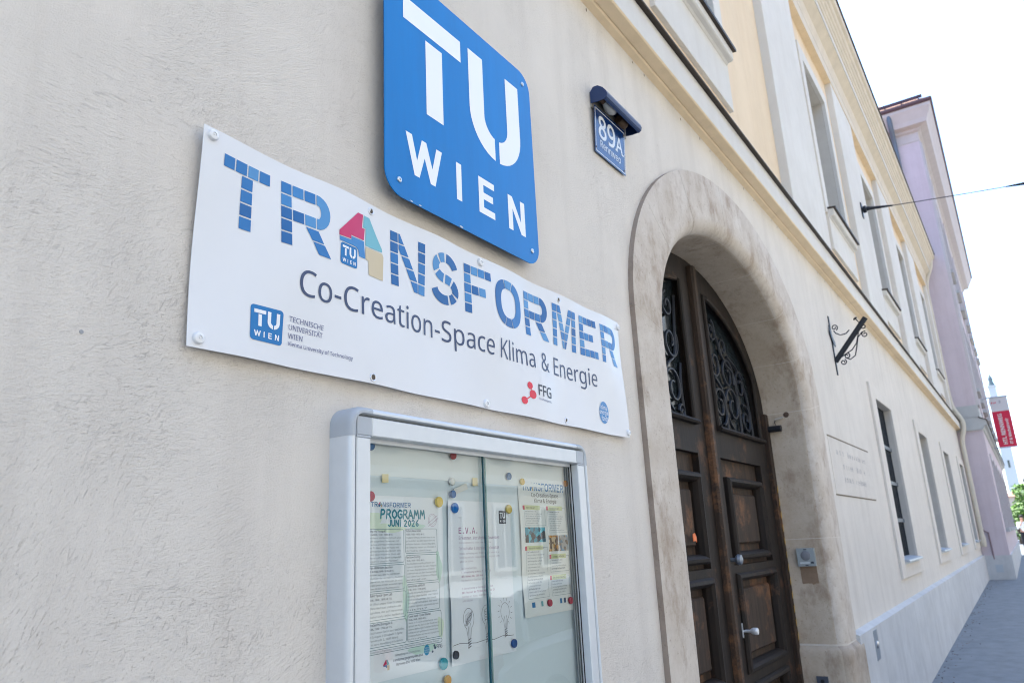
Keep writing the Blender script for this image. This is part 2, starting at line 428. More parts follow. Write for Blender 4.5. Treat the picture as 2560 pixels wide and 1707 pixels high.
strip('opposite_pavement', -15.6, -12.16, 0, mat('opposite_paving', (.42, .38, .31), .9, var=.2, vscale=3))

# ------------------------------------------------------------------ cream house
XE = 23.38
house = thing('cream_building', 'cream and yellow plastered house with arched stone portal and brown wooden door', 'building', (8, .3, 0))
# portal curves (x, z)
def inner(t): return (4.74 + 1.39 * math.cos(t), 2.75 + .92 * math.sin(t))
def outer(t): return (4.75 + 1.77 * math.cos(t), 2.83 + 1.21 * math.sin(t))
def inner_top(x, d=0.0):
    u = (x - 4.74) / (1.39 - d)
    return 2.75 + (.92 - d) * math.sqrt(max(0, 1 - u * u))
# ground-floor windows: outer surround left edges
GW = [9.39, 13.33, 17.26, 21.19]
GO = [(a + .31, a + 1.47) for a in GW]
def wall_strips(g, xs, zb, zt, holes, y):
    for a, b in zip(xs[:-1], xs[1:]):
        ha, hb = holes((a + b) / 2, a), holes((a + b) / 2, b)
        za = [zb] + [q for h in ha for q in h] + [zt]; zc = [zb] + [q for h in hb for q in h] + [zt]
        for k in range(0, len(za), 2):
            if za[k + 1] - za[k] < 1e-6 and zc[k + 1] - zc[k] < 1e-6: continue
            g.add([(a, y, za[k]), (b, y, zc[k]), (b, y, zc[k + 1]), (a, y, za[k + 1])], [(0, 1, 2, 3)])
def gholes(mid, x):
    if 3.15 < mid < 6.33:
        u = (x - 4.74) / 1.59
        return [(-.4, 2.79 + 1.08 * math.sqrt(max(0, 1 - u * u)))]
    for a, b in GO:
        if a < mid < b: return [(1.5, 3.33)]
    return []
g = G()
px = [4.74 - 1.59 * math.cos(math.pi * k / 40) for k in range(41)]
xs = [-6.0, 3.15] + px[1:-1] + [6.33]
for a, b in GO: xs += [a, b]
xs += [XE]
wall_strips(g, xs, -.4, 4.34, gholes, 0.0)
g.build('wall', MATS['wall_plaster'], house)
g = G(); g.add([(XE, 0, -.4), (XE, 7, -.4), (XE, 7, 9.2), (XE, 0, 9.2)], [(0, 1, 2, 3)]); g.add([(-6, 0, -.4), (-6, 7, -.4), (-6, 7, 9.2), (-6, 0, 9.2)], [(0, 1, 2, 3)])
g.add([(-6, 7, -.4), (XE, 7, -.4), (XE, 7, 9.2), (-6, 7, 9.2)], [(0, 1, 2, 3)]); g.build('rear_wall', MATS['wall_plaster'], house)
# plinth with sloped top
g = G()
g.add([(6.5, -.055, -.4), (XE, -.055, -.4), (XE, -.055, 1.095), (6.5, -.055, 1.05), (6.5, .0, 1.075), (XE, .0, 1.12), (6.5, .0, -.4), (XE, 0, -.4)], [(0, 1, 2, 3), (3, 2, 5, 4), (1, 7, 5, 2), (0, 3, 4, 6)])
g.add([(-6, -.03, -.4), (2.95, -.03, -.4), (2.95, -.03, .62), (-6, -.03, .58), (-6, 0, .6), (2.95, 0, .64), (2.95, 0, -.4)], [(0, 1, 2, 3), (3, 2, 5, 4), (1, 6, 5, 2)])
g.build('plinth', MATS['plinth_plaster'], house)
# portal stones: swept profile, each stone its own mesh, mortar bed recessed behind the joints
def ring_pts(t, jamb=None, off=0.0, wide=0.0):
    if jamb is None: I, O = Vector(inner(t)), Vector(outer(t))
    else:
        s, z = jamb; I = Vector((4.74 + s * 1.39, z)); O = Vector((4.75 + s * (1.77 + wide), z))
    d = (O - I); L = d.length; d = d / L
    if off > 0: L -= .004
    prof = [(L, .02), (L, -.025 + off), (L - .006, -.028 + off)]
    prof += [(.10, -.028 + off)]
    for k in range(1, 7):
        a = R(90 * k / 6); prof.append((.10 - .10 * math.sin(a) + off, -.028 + off + .085 * (1 - math.cos(a))))
    prof += [(off, .34)]
    return [(I.x + d.x * r, y, I.y + d.y * r) for r, y in prof]
def stone_mesh(stations, name, m, ends=True):
    g = G(); n = len(stations[0]); v = [p for s in stations for p in s]; f = []
    for i in range(len(stations) - 1):
        for k in range(n - 1): f.append((i * n + k, i * n + k + 1, (i + 1) * n + k + 1, (i + 1) * n + k))
    nf = len(f)
    if ends:
        f += [tuple(range(n)), tuple((len(stations) - 1) * n + k for k in range(n - 1, -1, -1))]
    g.add(v, f)
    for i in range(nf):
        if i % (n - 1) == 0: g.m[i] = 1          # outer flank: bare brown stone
        if i % (n - 1) >= n - 3: g.m[i] = 2      # reveal and soffit: browner stone colour
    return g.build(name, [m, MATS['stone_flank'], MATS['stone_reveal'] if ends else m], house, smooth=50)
js = .0022
for s in (-1, 1):
    cuts = [1.03, 1.78, 2.70] if s > 0 else [1.03, 2.70]
    for a, b in zip(cuts[:-1], cuts[1:]):
        stt = [ring_pts(0, (s, a + js)), ring_pts(0, (s, (a + b) / 2)), ring_pts(0, (s, b - js))]
        if b == 2.70: stt.append(ring_pts(.001 if s > 0 else math.pi - .001))
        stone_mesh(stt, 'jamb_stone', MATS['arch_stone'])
    st = []
    for z, wd in ((-.4, .10), (.93, .10), (.985, .09), (1.02, .0)):
        p = ring_pts(0, (s, z), -.03 if z < 1 else 0.0, wd); st.append(p)
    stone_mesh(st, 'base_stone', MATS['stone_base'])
ts = [0.0035, .42, .80, 1.24, 1.72, 2.16, 2.60, math.pi - .0035]
for a, b in zip(ts[:-1], ts[1:]):
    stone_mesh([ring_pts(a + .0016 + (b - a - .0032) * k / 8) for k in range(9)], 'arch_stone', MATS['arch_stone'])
mort = mat('pale_mortar', (.64, .59, .53), .9, var=.15, vscale=30)
mst = [ring_pts(0, (-1, z), .0009) for z in (1.0, 2.7)] + [ring_pts(math.pi - math.pi * k / 48, None, .0009) for k in range(49)] + [ring_pts(0, (1, z), .0009) for z in (2.7, 1.0)]
stone_mesh(mst, 'mortar', mort, False)

# string course and flashing
prof = [(.0, 4.318), (-.012, 4.322), (-.035, 4.328), (-.042, 4.338), (-.05, 4.334), (-.105, 4.342), (-.112, 4.35), (-.112, 4.535), (.08, 4.56)]
def lower_course(name, x0, x1):
    g = G(); n = len(prof); g.sweep_open(prof[:7], x0, x1, 'x', 0); g.sweep_open(prof[6:], x0, x1, 'x', 1)
    g.add([(x1, y, z) for y, z in prof] + [(x1, .08, 4.318)], [tuple(range(n + 1))], 1)
    return g.build(name, [MATS['band_plaster'], MATS['white_plaster']], house)
lower_course('string_course', -6, XE - .02)
g = G(); g.prism([(-.105, 4.537), (-.142, 4.531), (-.145, 4.536), (-.143, 4.545), (.075, 4.60), (.075, 4.59)], -6, XE - .02, 'x'); g.build('flashing', FLASH(), house)

# chipped edge below the string course and a plugged hole in the near wall
rnd = random.Random(31); chm = mat('edge_chip', (.10, .075, .05), .95)
for k in range(26):
    x = 2.9 + k * .33 + rnd.uniform(-.1, .1); z = 4.308 - abs(rnd.gauss(0, .012)); r_ = rnd.uniform(.004, .010); g = G()
    g.flat([(x + r_ * rnd.uniform(.5, 1.1) * math.cos(6.283 * i / 7), z + r_ * rnd.uniform(.7, 1.6) * math.sin(6.283 * i / 7)) for i in range(7)], -.0009); g.build('edge_chip', chm, house)
g = G(); g.lathe([(.0040, 0), (.0040, .0006), (.003, .0010)], (.632, 0, 2.209), (0, -1, 0), 12); g.build('wall_plug', mat('grey_plug', (.30, .31, .33), .8), house)
# upper storey -------------------------------------------------------
FY = .065
UW = [-.55, 4.63, 9.8, 13.7, 17.6, 21.5]          # window axes
UO = [(c - .62, c + .62) for c in UW]
OZ = (5.56, 7.72)
def uholes(mid, x):
    for a, b in UO:
        if a < mid < b: return [OZ]
    return []
g = G(); xs = [-6.0]
for a, b in UO: xs += [a, b]
wall_strips(g, xs + [XE], 4.55, 8.4, uholes, FY); g.build('upper_wall', MATS['yellow_plaster'], house)
PIL = [(-5.2, -3.4), (1.0, 2.65), (6.87, 8.5), (10.93, 12.45), (14.85, 16.37), (18.75, 20.27), (22.75, XE)]
for a, b in PIL:
    g = G(); g.cbox(a, b, -.02, FY, 4.62, 8.31, .006)
    ob = g.build('pilaster', [MATS['white_plaster'], MATS['band_plaster']], house)
g = G(); g.cbox(-6, XE, -.012, FY, 4.54, 4.84, .005); g.build('base_band', MATS['white_plaster'], house)
sill_m = MATS['white_plaster']
pane_m = mat('window_pane', (.05, .06, .07), .05, spec=.8)
blind_m = mat('roller_blind', (.42, .46, .50), .6, var=.05)
frame_m = mat('window_frame_paint', (.55, .55, .53), .5, var=.08)
def upper_window(c):
    a, b = c - .62, c + .62
    z0, z1 = OZ
    g = G()
    # surround with reveal, stepping proud of the field
    for (x0, x1, y0, za, zb) in ((a - .19, a, .035, z0 - .05, z1 + .19), (b, b + .19, .035, z0 - .05, z1 + .19)):
        g.cbox(x0, x1, y0, FY + .02, za, zb, .004)
    g.cbox(a, b, .035, FY + .02, z1, z1 + .19, .004)
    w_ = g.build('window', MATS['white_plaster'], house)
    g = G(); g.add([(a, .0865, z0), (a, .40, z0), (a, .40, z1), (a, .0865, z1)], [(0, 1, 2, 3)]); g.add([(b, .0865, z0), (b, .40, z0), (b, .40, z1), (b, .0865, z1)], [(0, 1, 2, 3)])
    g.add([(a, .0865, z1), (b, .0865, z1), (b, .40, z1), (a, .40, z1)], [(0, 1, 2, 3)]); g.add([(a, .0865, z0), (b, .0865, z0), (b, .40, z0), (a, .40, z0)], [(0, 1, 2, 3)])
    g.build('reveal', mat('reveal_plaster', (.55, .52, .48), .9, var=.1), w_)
    g = G(); g.cbox(c - .76, c + .76, .03, FY + .01, 5.05, 5.50, .004); g.build('apron', MATS['white_plaster'], w_)
    g = G(); g.prism([(.07, 5.44), (.025, 5.455), (.012, 5.468), (-.02, 5.473), (-.03, 5.482), (-.03, 5.555), (.20, 5.575), (.20, 5.44)], c - .75, c + .73, 'x'); g.build('sill', sill_m, w_)
    g = G(); g.prism([(-.025, 5.557), (-.058, 5.552), (-.06, 5.575), (.2, 5.60), (.2, 5.58)], c - .76, c + .745, 'x'); g.build('sill_flashing', FLASH(), w_)
    g = G(); g.box(a, a + .07, .34, .40, z0 + .03, z1); g.box(b - .07, b, .34, .40, z0 + .03, z1); g.box(a, b, .34, .40, z1 - .07, z1); g.box(a, b, .34, .40, z0 + .02, z0 + .1)
    g.box(c - .04, c + .04, .335, .40, z0 + .1, z1 - .07); g.box(a + .07, b - .07, .345, .40, z0 + 1.4, z0 + 1.47); g.build('casement', frame_m, w_)
    for x0, x1 in ((a + .07, c - .04), (c + .04, b - .07)):
        for za, zb in ((z0 + .1, z0 + 1.4), (z0 + 1.47, z1 - .07)):
            g = G(); g.box(x0, x1, .37, .376, za, zb); g.build('pane', pane_m, w_)
    return w_
for c in UW: upper_window(c)
# eaves cornice, gutter edge and roof
ep = [(FY, 8.30), (-.03, 8.30), (-.03, 8.50), (-.036, 8.505), (-.036, 8.56), (-.06, 8.70), (-.17, 8.80), (-.182, 8.80), (-.182, 8.915)]
ep2 = [(-.182, 8.915), (-.20, 8.925), (-.205, 8.97), (-.225, 8.985), (-.23, 9.03), (-.255, 9.05), (-.26, 9.09), (-.285, 9.11), (-.30, 9.17), (-.335, 9.19), (-.345, 9.21), (-.345, 9.30), (.3, 9.34)]
g = G(); g.sweep_open(ep[:2], -6, XE, 'x', 0); g.sweep_open(ep[1:6], -6, XE, 'x', 2); g.sweep_open(ep[5:7], -6, XE, 'x', 2); g.sweep_open(ep[6:], -6, XE, 'x', 1); g.sweep_open(ep2, -6, XE, 'x', 2)
full = ep + ep2[1:]
g.add([(XE, y, z) for y, z in full] + [(XE, .3, 8.3)], [tuple(range(len(full) + 1))], 2)
g.build('eaves_cornice', [MATS['band_plaster'], MATS['white_plaster'], mat('cornice_paint', (.64, .57, .47), .85, var=.15, vscale=5, bump=.2, bscale=40)], house)
g = G(); g.prism([(-.335, 9.302), (-.362, 9.302), (-.368, 9.31), (-.36, 9.325), (.3, 9.36), (.3, 9.345)], -6, XE + .03, 'x'); g.build('eaves_flashing', FLASH(), house)
g = G(); tile = mat('roof_tile', (.24, .10, .06), .85, var=.4, vscale=8)
g.add([(-6, -.3, 9.36), (XE, -.3, 9.36), (XE, 5.5, 13.4), (-6, 5.5, 13.4), (-6, 11, 9.36), (XE, 11, 9.36)], [(0, 1, 2, 3), (3, 2, 5, 4), (0, 3, 4), (1, 5, 2)]); g.build('roof', tile, house)

# ground-floor windows with bars
bars_m = mat('dark_blue_bars', (.012, .018, .03), .45, metal=.2)
def ground_window(a, first):
    x0, x1 = a + .31, a + 1.47; z0, z1 = 1.5, 3.33
    g = G()
    for (p, q, za, zb) in ((a, x0, 1.30, 3.49), (x1, a + 1.78, 1.30, 3.49)): g.cbox(p, q, -.028, .0, za, zb, .004)
    g.cbox(x0, x1, -.028, 0, z1, 3.49, .004); g.cbox(x0, x1, -.028, 0, 1.30, z0 - .03, .004)
    w_ = g.build('window', MATS['wall_plaster'], house)
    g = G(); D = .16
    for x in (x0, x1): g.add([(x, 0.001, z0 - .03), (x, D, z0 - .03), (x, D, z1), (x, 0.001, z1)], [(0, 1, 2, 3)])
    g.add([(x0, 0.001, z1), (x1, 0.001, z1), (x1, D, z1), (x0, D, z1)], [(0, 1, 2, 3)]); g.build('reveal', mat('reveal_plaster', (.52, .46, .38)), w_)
    g = G(); g.prism([(-.075, z0 - .035), (-.08, z0 - .03), (-.075, z0 - .012), (D, z0 + .03), (D, z0 - .04), (-.03, z0 - .06), (-.03, z0 - .035)], x0 - .02, x1 + .02, 'x'); g.build('sill', mat('zinc_sill', (.42, .46, .52), .45, metal=.3, var=.15, vscale=15), w_)
    g = G(); g.box(x0, x0 + .06, .125, .17, z0, z1); g.box(x1 - .06, x1, .125, .17, z0, z1); g.box(x0, x1, .125, .17, z1 - .06, z1); g.box(x0, x1, .125, .17, z0, z0 + .07); g.box((x0 + x1) / 2 - .035, (x0 + x1) / 2 + .035, .12, .17, z0, z1); g.build('casement', bars_m if first else frame_m, w_)
    for p, q in ((x0 + .06, (x0 + x1) / 2 - .035), ((x0 + x1) / 2 + .035, x1 - .06)):
        g = G(); g.box(p, q, .145, .15, z0 + .07, z1 - .06); g.build('pane', pane_m, w_)
    n, yb = (14, .062) if first else (6, .105)
    for k in range(n):
        x = x0 + .04 + (x1 - x0 - .08) * k / (n - 1); g = G()
        if first: g.box(x - .006, x + .006, yb, yb + .034, z0 + .0, z1)
        else: g.tube([(x, yb, z0), (x, yb, z1)], .009, 6)
        g.build('bar', bars_m, w_)
    for z in (1.93, 2.375, 2.815):
        g = G(); g.box(x0 + .002, x1 - .002, yb - .012, yb - .001, z - .022, z + .022); g.build('cross_bar', mat('grey_iron', (.10, .12, .15), .5, metal=.3) if first else bars_m, w_)
for i, a in enumerate(GW): ground_window(a, i == 0)

# downpipe at the end of the house
pipe_m = mat('cream_pipe', (.60, .55, .46), .5, var=.12, vscale=10)
def arc_path(pts, n=6):
    out = [Vector(pts[0])]
    for i in range(1, len(pts) - 1):
        p, a, b = Vector(pts[i]), Vector(pts[i - 1]), Vector(pts[i + 1]); r = min((p - a).length, (b - p).length) * .45
        s0, s1 = p + (a - p).normalized() * r, p + (b - p).normalized() * r
        out += [s0.lerp(p, k / n).lerp(p.lerp(s1, k / n), k / n) for k in range(n + 1)]
    return out + [Vector(pts[-1])]
g = G(); g.tube(arc_path([(23.2, -.24, 9.15), (23.2, -.22, 8.95), (23.2, .0, 8.45), (23.2, .0, 5.3), (23.2, -.02, 4.95), (23.2, -.20, 4.55), (23.2, -.20, 4.35), (23.2, -.09, 4.05), (23.2, -.09, 1.5)]), .06, 10)
dp = g.build('downpipe', pipe_m, house, smooth=50)
for z in (6.6, 4.9, 3.2, 2.05, 1.75):
    g = G(); y = .0 if z > 4.7 else -.09
    g.lathe([(.066, 0), (.068, .01), (.068, .03), (.066, .04)], (23.2, y, z), (0, 0, 1), 12); g.build('collar', pipe_m, dp, smooth=True)
g = G(); g.lathe([(.062, 0), (.075, .02), (.078, .2), (.06, .3)], (23.2, -.09, 1.32), (0, 0, 1), 12); g.build('shoe', pipe_m, dp, smooth=True)

# ------------------------------------------------------------------ the door in the portal
DY = .33
dw, dww = MATS['door_wood'], MATS['door_wood_worn']
dark_gl = mat('dark_door_glass', (.02, .026, .03), .12, spec=.7, var=.3, vscale=5)
def door_leaf(s):
    X = lambda u: 4.74 + s * u          # u: distance from the meeting line
    W_ = 1.385
    top = lambda u: inner_top(4.74 + u, .005)
    wtop = lambda u: min(inner_top(4.74 + u, .005) - .15, 2.75 + .75 * math.sqrt(max(0, 1 - (u / 1.26) ** 2)))
    us = sorted(set([0, .06, .205] + [.205 + (1.20 - .205) * k / 14 for k in range(15)] + [1.20, 1.25, 1.3, 1.34, 1.365, W_ - .004]))
    g = G(); y = DY
    P = [(.205, 1.10, 1.64, 2.33), (.235, 1.10, 1.00, 1.58), (.235, 1.10, .12, .92)]
    def hol(mid):
        h = [(p[2], p[3]) for p in P[::-1] if p[0] - 1e-6 < mid < p[1] + 1e-6]
        return h
    us = sorted(set(us + [.235, 1.10]))
    for a, b in zip(us[:-1], us[1:]):
        mid = (a + b) / 2; za = [-.1]; zb = [-.1]
        for h in hol(mid): za += h; zb += h
        if .205 < mid < 1.20: za += [2.52, max(2.52, wtop(a))]; zb += [2.52, max(2.52, wtop(b))]
        za.append(top(a)); zb.append(top(b))
        for k in range(0, len(za), 2):
            g.add([(X(a), y, za[k]), (X(b), y, zb[k]), (X(b), y, zb[k + 1]), (X(a), y, za[k + 1])], [(0, 1, 2, 3)])
            g.add([(X(a), y, za[k]), (X(b), y, zb[k]), (X(b), y + .05, zb[k]), (X(a), y + .05, za[k])], [(0, 1, 2, 3)])
            g.add([(X(a), y, za[k + 1]), (X(b), y, zb[k + 1]), (X(b), y + .05, zb[k + 1]), (X(a), y + .05, za[k + 1])], [(0, 1, 2, 3)])
    for p in P + [(.205, 1.20, 2.52, 3.45)]:
        for u in p[:2]:
            z1 = p[3] if p[2] < 2.5 else max(2.55, wtop(u)); g.add([(X(u), y, p[2]), (X(u), y + .05, p[2]), (X(u), y + .05, z1), (X(u), y, z1)], [(0, 1, 2, 3)])
    leaf = g.build('door_leaf', dww, house)
    # window: pane, bead, sill rail, scrolls
    g = G(); n = 16; uu = [.19 + (1.215 - .19) * k / n for k in range(n + 1)]
    g.add([(X(u), y + .045, 2.5) for u in uu] + [(X(u), y + .045, max(2.5, wtop(min(u, 1.2)) + .02)) for u in uu], [(k, k + 1, n + 2 + k, n + 1 + k) for k in range(n)]); g.build('pane', dark_gl, leaf)
    path = [(X(.222), y - .004, 2.54)] + [(X(.222 + (1.183 - .222) * k / 18), y - .004, wtop(.222 + (1.183 - .222) * k / 18) - .015) for k in range(19)] + [(X(1.183), y - .004, 2.54)]
    g = G(); g.tube(path, .017, 8); g.build('bead', dww, leaf, smooth=True)
    g = G(); g.prism([(y + .02, 2.505), (y - .035, 2.508), (y - .045, 2.52), (y - .035, 2.535), (y + .02, 2.56)], X(.20), X(1.215), 'x'); g.build('sill_rail', dww, leaf)
    def spiral(cu, cz, r, a0, turns, sgn=1):
        return [(X(cu + r * (1 - .78 * t) * math.cos(a0 + sgn * turns * 2 * math.pi * t)), y + .028, cz + r * (1 - .78 * t) * math.sin(a0 + sgn * turns * 2 * math.pi * t)) for t in [k / 26 for k in range(27)]]
    SP = [(.42, 2.72, .15, -1.3, 1.5, 1), (.40, 3.02, .12, 2.6, 1.3, 1), (.70, 2.74, .17, -1.8, 1.5, -1), (.66, 2.97, .14, -.4, 1.4, 1), (.98, 2.67, .12, 2.0, 1.4, -1), (.40, 3.26, .09, 1.4, 1.3, -1), (.93, 2.93, .12, .6, 1.3, 1), (.32, 2.58, .05, 0, 1.2, 1), (.62, 3.17, .09, -1.5, 1.2, -1)]
    for q in SP: g = G(); g.tube(spiral(*q), .011, 6); g.build('iron_scroll', IRON(), leaf, smooth=True)
    for q in ([(.25, 3.36), (.30, 3.15), (.33, 2.93), (.52, 2.85), (.55, 2.6), (.54, 2.54)], [(.50, 3.23), (.62, 3.05), (.80, 3.02), (.86, 2.8), (.84, 2.54)], [(.26, 2.9), (.30, 2.75), (.28, 2.55)], [(.70, 3.12), (.95, 3.05), (1.1, 2.8), (1.12, 2.56)]):
        g = G(); g.tube(arc_path([(X(a), y + .03, b) for a, b in q]), .011, 6); g.build('iron_scroll', IRON(), leaf, smooth=True)
    # panels
    for i, (u0, u1, z0, z1) in enumerate(P):
        g = G(); g.box(X(u0 - .01), X(u1 + .01), y + .045, y + .05, z0 - .01, z1 + .01); pn = g.build('panel', dw, leaf)
        fz1 = z1 - .13 if i == 0 else z1; a0, a1, b0 = u0 + .05, u1 - .09, z0 + .03
        if i: a0, a1, b0, fz1 = u0 - .01, u1 - .02, z0 - .01, z1 + .01
        else: fz1 = 2.205
        t = .055
        pr = [(0, .045), (0, -.01), (.012, -.026), (.03, -.03), (t - .01, -.012), (t, .02), (t, .045)]
        def bar(p0, p1, d):        # moulded bar along p0->p1, profile growing in direction d
            vv = []
            for (pu, pz), sg in ((p0, 1), (p1, -1)):
                ex = (p1[0] - p0[0], p1[1] - p0[1]); L = math.hypot(*ex); ex = (ex[0] / L, ex[1] / L)
                vv += [(X(pu + d[0] * w_ + sg * ex[0] * w_), y + yy, pz + d[1] * w_ + sg * ex[1] * w_) for w_, yy in pr]
            m_ = len(pr); gg = G(); gg.add(vv, [(k, k + 1, m_ + k + 1, m_ + k) for k in range(m_ - 1)] + [tuple(range(m_)), tuple(range(2 * m_ - 1, m_ - 1, -1))]); gg.build('moulding', dww, leaf)
        bar((a0, b0), (a1, b0), (0, 1)); bar((a0, fz1), (a1, fz1), (0, -1)); bar((a0, b0), (a0, fz1), (1, 0)); bar((a1, b0), (a1, fz1), (-1, 0))
        g = G(); g.cbox(min(X(a0 + .10), X(a1 - .10)), max(X(a0 + .10), X(a1 - .10)), y + .015, y + .05, b0 + .10, fz1 - .10, .012); g.build('raised_field', dw, leaf)
    return leaf
lr = door_leaf(1); ll = door_leaf(-1)
part_label(lr, 'right leaf with worn lower panels and scrollwork window')
part_label(ll, 'left leaf half hidden behind the portal jamb')
g = G(); g.prism([(4.70, DY - .002), (4.705, DY - .03), (4.72, DY - .045), (4.76, DY - .045), (4.775, DY - .03), (4.78, DY - .002)], -.1, 3.62, 'z'); g.build('meeting_post', dw, house)
g = G(); g.prism([(4.80, DY - .001), (4.803, DY - .014), (4.817, DY - .014), (4.82, DY - .001)], -.1, 3.60, 'z'); g.build('bead', dw, lr)
g = G(); g.box(3.2, 6.3, .40, .41, -.2, 3.75); g.build('dark_backing', mat('dark_interior', (.006, .005, .005), .9), house)
# jamb frame strip with worn hazard tape
g = G(); g.box(6.045, 6.128, DY - .03, DY + .05, -.1, 2.75); g.build('door_frame', dw, house)
hz = mat('hazard_yellow', (.55, .33, .02), .5, var=.3, vscale=40); g = G()
for k in range(12):
    z = 1.05 + k * .098; g.add([(6.108, DY - .0315, z), (6.127, DY - .0315, z + .02), (6.127, DY - .0315, z + .068), (6.108, DY - .0315, z + .048)], [(0, 1, 2, 3)])
g.build('hazard_tape', hz, house)
# knob, lock and paint drops
g = G(); g.lathe([(.012, 0), (.012, .03), (.026, .035), (.034, .05), (.030, .068), (.012, .076)], (4.908, DY, 1.676), (0, -1, 0), 16); g.build('knob', mat('grey_knob', (.25, .28, .33), .35, metal=.6), lr, smooth=True)
g = G(); g.box(4.955, 4.985, DY - .006, DY, 1.205, 1.29); g.lathe([(.009, 0), (.009, .045), (.012, .05), (.019, .062), (.021, .07), (.021, .092), (.018, .096)], (4.972, DY, 1.243), (0, -1, 0), 16); g.build('lock_knob', mat('pale_metal', (.75, .76, .78), .3, metal=.35), lr, smooth=True)
g = G(); g.prism([(0, 0), (.03, .008), (.05, -.015), (.048, -.045), (.038, -.036), (0, -.038)], DY - .012, DY - .008, 'y'); o = g.build('orange_tag', mat('orange_tape', (.75, .16, .03), .5), ll); o.location = (4.272, 0, 1.84)

# ------------------------------------------------------------------ blue university sign
SX0, SX1, SZ0, SZ1, SY = 1.3546, 2.143, 2.7595, 3.5344, -.045
blue_m = mat('blue_enamel', (.0, .17, .52), .30, var=.14, vscale=2.5, spec=.35, stretch=(5, 5, .6))
sign = thing('university_sign', 'big blue sign with rounded corners reading TU WIEN above the white banner', 'sign', (1.776, 0, 2.774))
g = G(); g.prism(rrect(SX0, SX1, SZ0, SZ1, .072, 10), SY, SY + .003, 'y'); g.build('panel', blue_m, sign)
g = G(); g.prism(rrect(SX0 + .0005, SX1 - .0005, SZ0 + .0005, SZ1 - .0005, .0745, 10), SY + .003, SY + .0045, 'y'); g.build('backing', mat('sign_edge', (.04, .05, .07), .5), sign)
for x in (SX0 + .08, SX1 - .12):
    g = G(); g.box(x, x + .04, SY + .0045, 0, SZ0 + .05, SZ1 - .05); g.build('rail', ALU(), sign)
sw = mat('sign_white', (.80, .81, .83), .35)
for poly in TU:
    g = G(); g.flat([(SX0 + a * (SX1 - SX0), SZ0 + b * (SZ1 - SZ0)) for a, b in poly], SY - .0006); g.build('letter', sw, sign)
for x, z in ((1.4116, 2.8097), (2.0957, 2.8107), (2.0947, 3.4842), (1.4116, 3.4842)):
    g = G(); g.lathe([(.009, 0), (.009, .002), (.0075, .004), (.0035, .0045), (.0030, .002)], (x, SY, z), (0, -1, 0), 16); g.build('screw', STEEL(), sign, smooth=True)
chip = mat('paint_chip', (.62, .62, .6), .8); rnd = random.Random(3)
for x, dz in ((1.462, 0), (1.500, 0), (1.690, .0)):
    g = G(); n = 7; rr = .004 + .005 * rnd.random()
    g.flat([(x + rr * 1.5 * rnd.uniform(.5, 1) * math.cos(2 * math.pi * k / n), SZ0 + .0035 + rr * .45 * math.sin(2 * math.pi * k / n)) for k in range(n)], SY - .0006); g.build('paint_chip', chip, sign)

# ------------------------------------------------------------------ white banner
BX0, BX1, BZ0, BZ1 = .825, 2.802, 2.219, 2.710
def bwave(x, z):
    u = (x - BX0) / (BX1 - BX0); v = (z - BZ0) / (BZ1 - BZ0); e = math.sin(math.pi * min(1, max(0, v)))
    t = .0062 * math.sin(x * 8.3 + v * 2.6) * (.35 + .65 * e) + .0040 * math.sin(x * 17 - v * 4.4 + 1) + .0006 * math.sin(x * 31 + v * 5)
    t += .0060 * math.exp(-((u - .11) / .07) ** 2 - ((v - .85) / .3) ** 2) - .005 * math.exp(-((u - .23) / .06) ** 2 - ((v - .8) / .4) ** 2)
    return -.0195 + t
vin = mat('banner_vinyl', (.69, .705, .74), .22, var=.02, vscale=3, bump=.03, bscale=500, spec=.45)
ban = thing('promotional_banner', 'wide white vinyl banner reading TRANSFORMER in blue tiled letters screwed to the wall', 'banner', (1.81, 0, BZ0))
nx, nz = 132, 34
g = G(); v = []; f = []
for th in (0, .0012):
    for j in range(nz + 1):
        for i in range(nx + 1):
            x = BX0 + (BX1 - BX0) * i / nx; z = BZ0 + (BZ1 - BZ0) * j / nz; v.append((x, bwave(x, z) + th, z))
N1 = (nx + 1) * (nz + 1); I = lambda i, j: j * (nx + 1) + i
for j in range(nz):
    for i in range(nx):
        f.append((I(i, j), I(i + 1, j), I(i + 1, j + 1), I(i, j + 1))); f.append((N1 + I(i, j), N1 + I(i, j + 1), N1 + I(i + 1, j + 1), N1 + I(i + 1, j)))
for i in range(nx): f.append((I(i, 0), N1 + I(i, 0), N1 + I(i + 1, 0), I(i + 1, 0))); f.append((I(i, nz), I(i + 1, nz), N1 + I(i + 1, nz), N1 + I(i, nz)))
for j in range(nz): f.append((I(0, j), I(0, j + 1), N1 + I(0, j + 1), N1 + I(0, j))); f.append((I(nx, j), N1 + I(nx, j), N1 + I(nx, j + 1), I(nx, j + 1)))
g.add(v, f); g.build('sheet', vin, ban, smooth=60)
PR = -.0011
B1 = mat('print_blue_a', (.004, .105, .33), .4); B2 = mat('print_blue_b', (.015, .15, .42), .4); B3 = mat('print_blue_c', (.04, .20, .48), .4); B4 = mat('print_blue_d', (.075, .25, .52), .4)
BL = [B1, B2, B3, B4]
rt = lambda i: (2.664 - i * .0323, 2.664 - i * .0323 - .0284)
def tiles_for(x0, cols):          # cols: list of (xa, xb, row)
    return [[(x0 + a, rt(r)[1]), (x0 + b, rt(r)[1]), (x0 + b, rt(r)[0]), (x0 + a, rt(r)[0])] for a, b, r in cols]
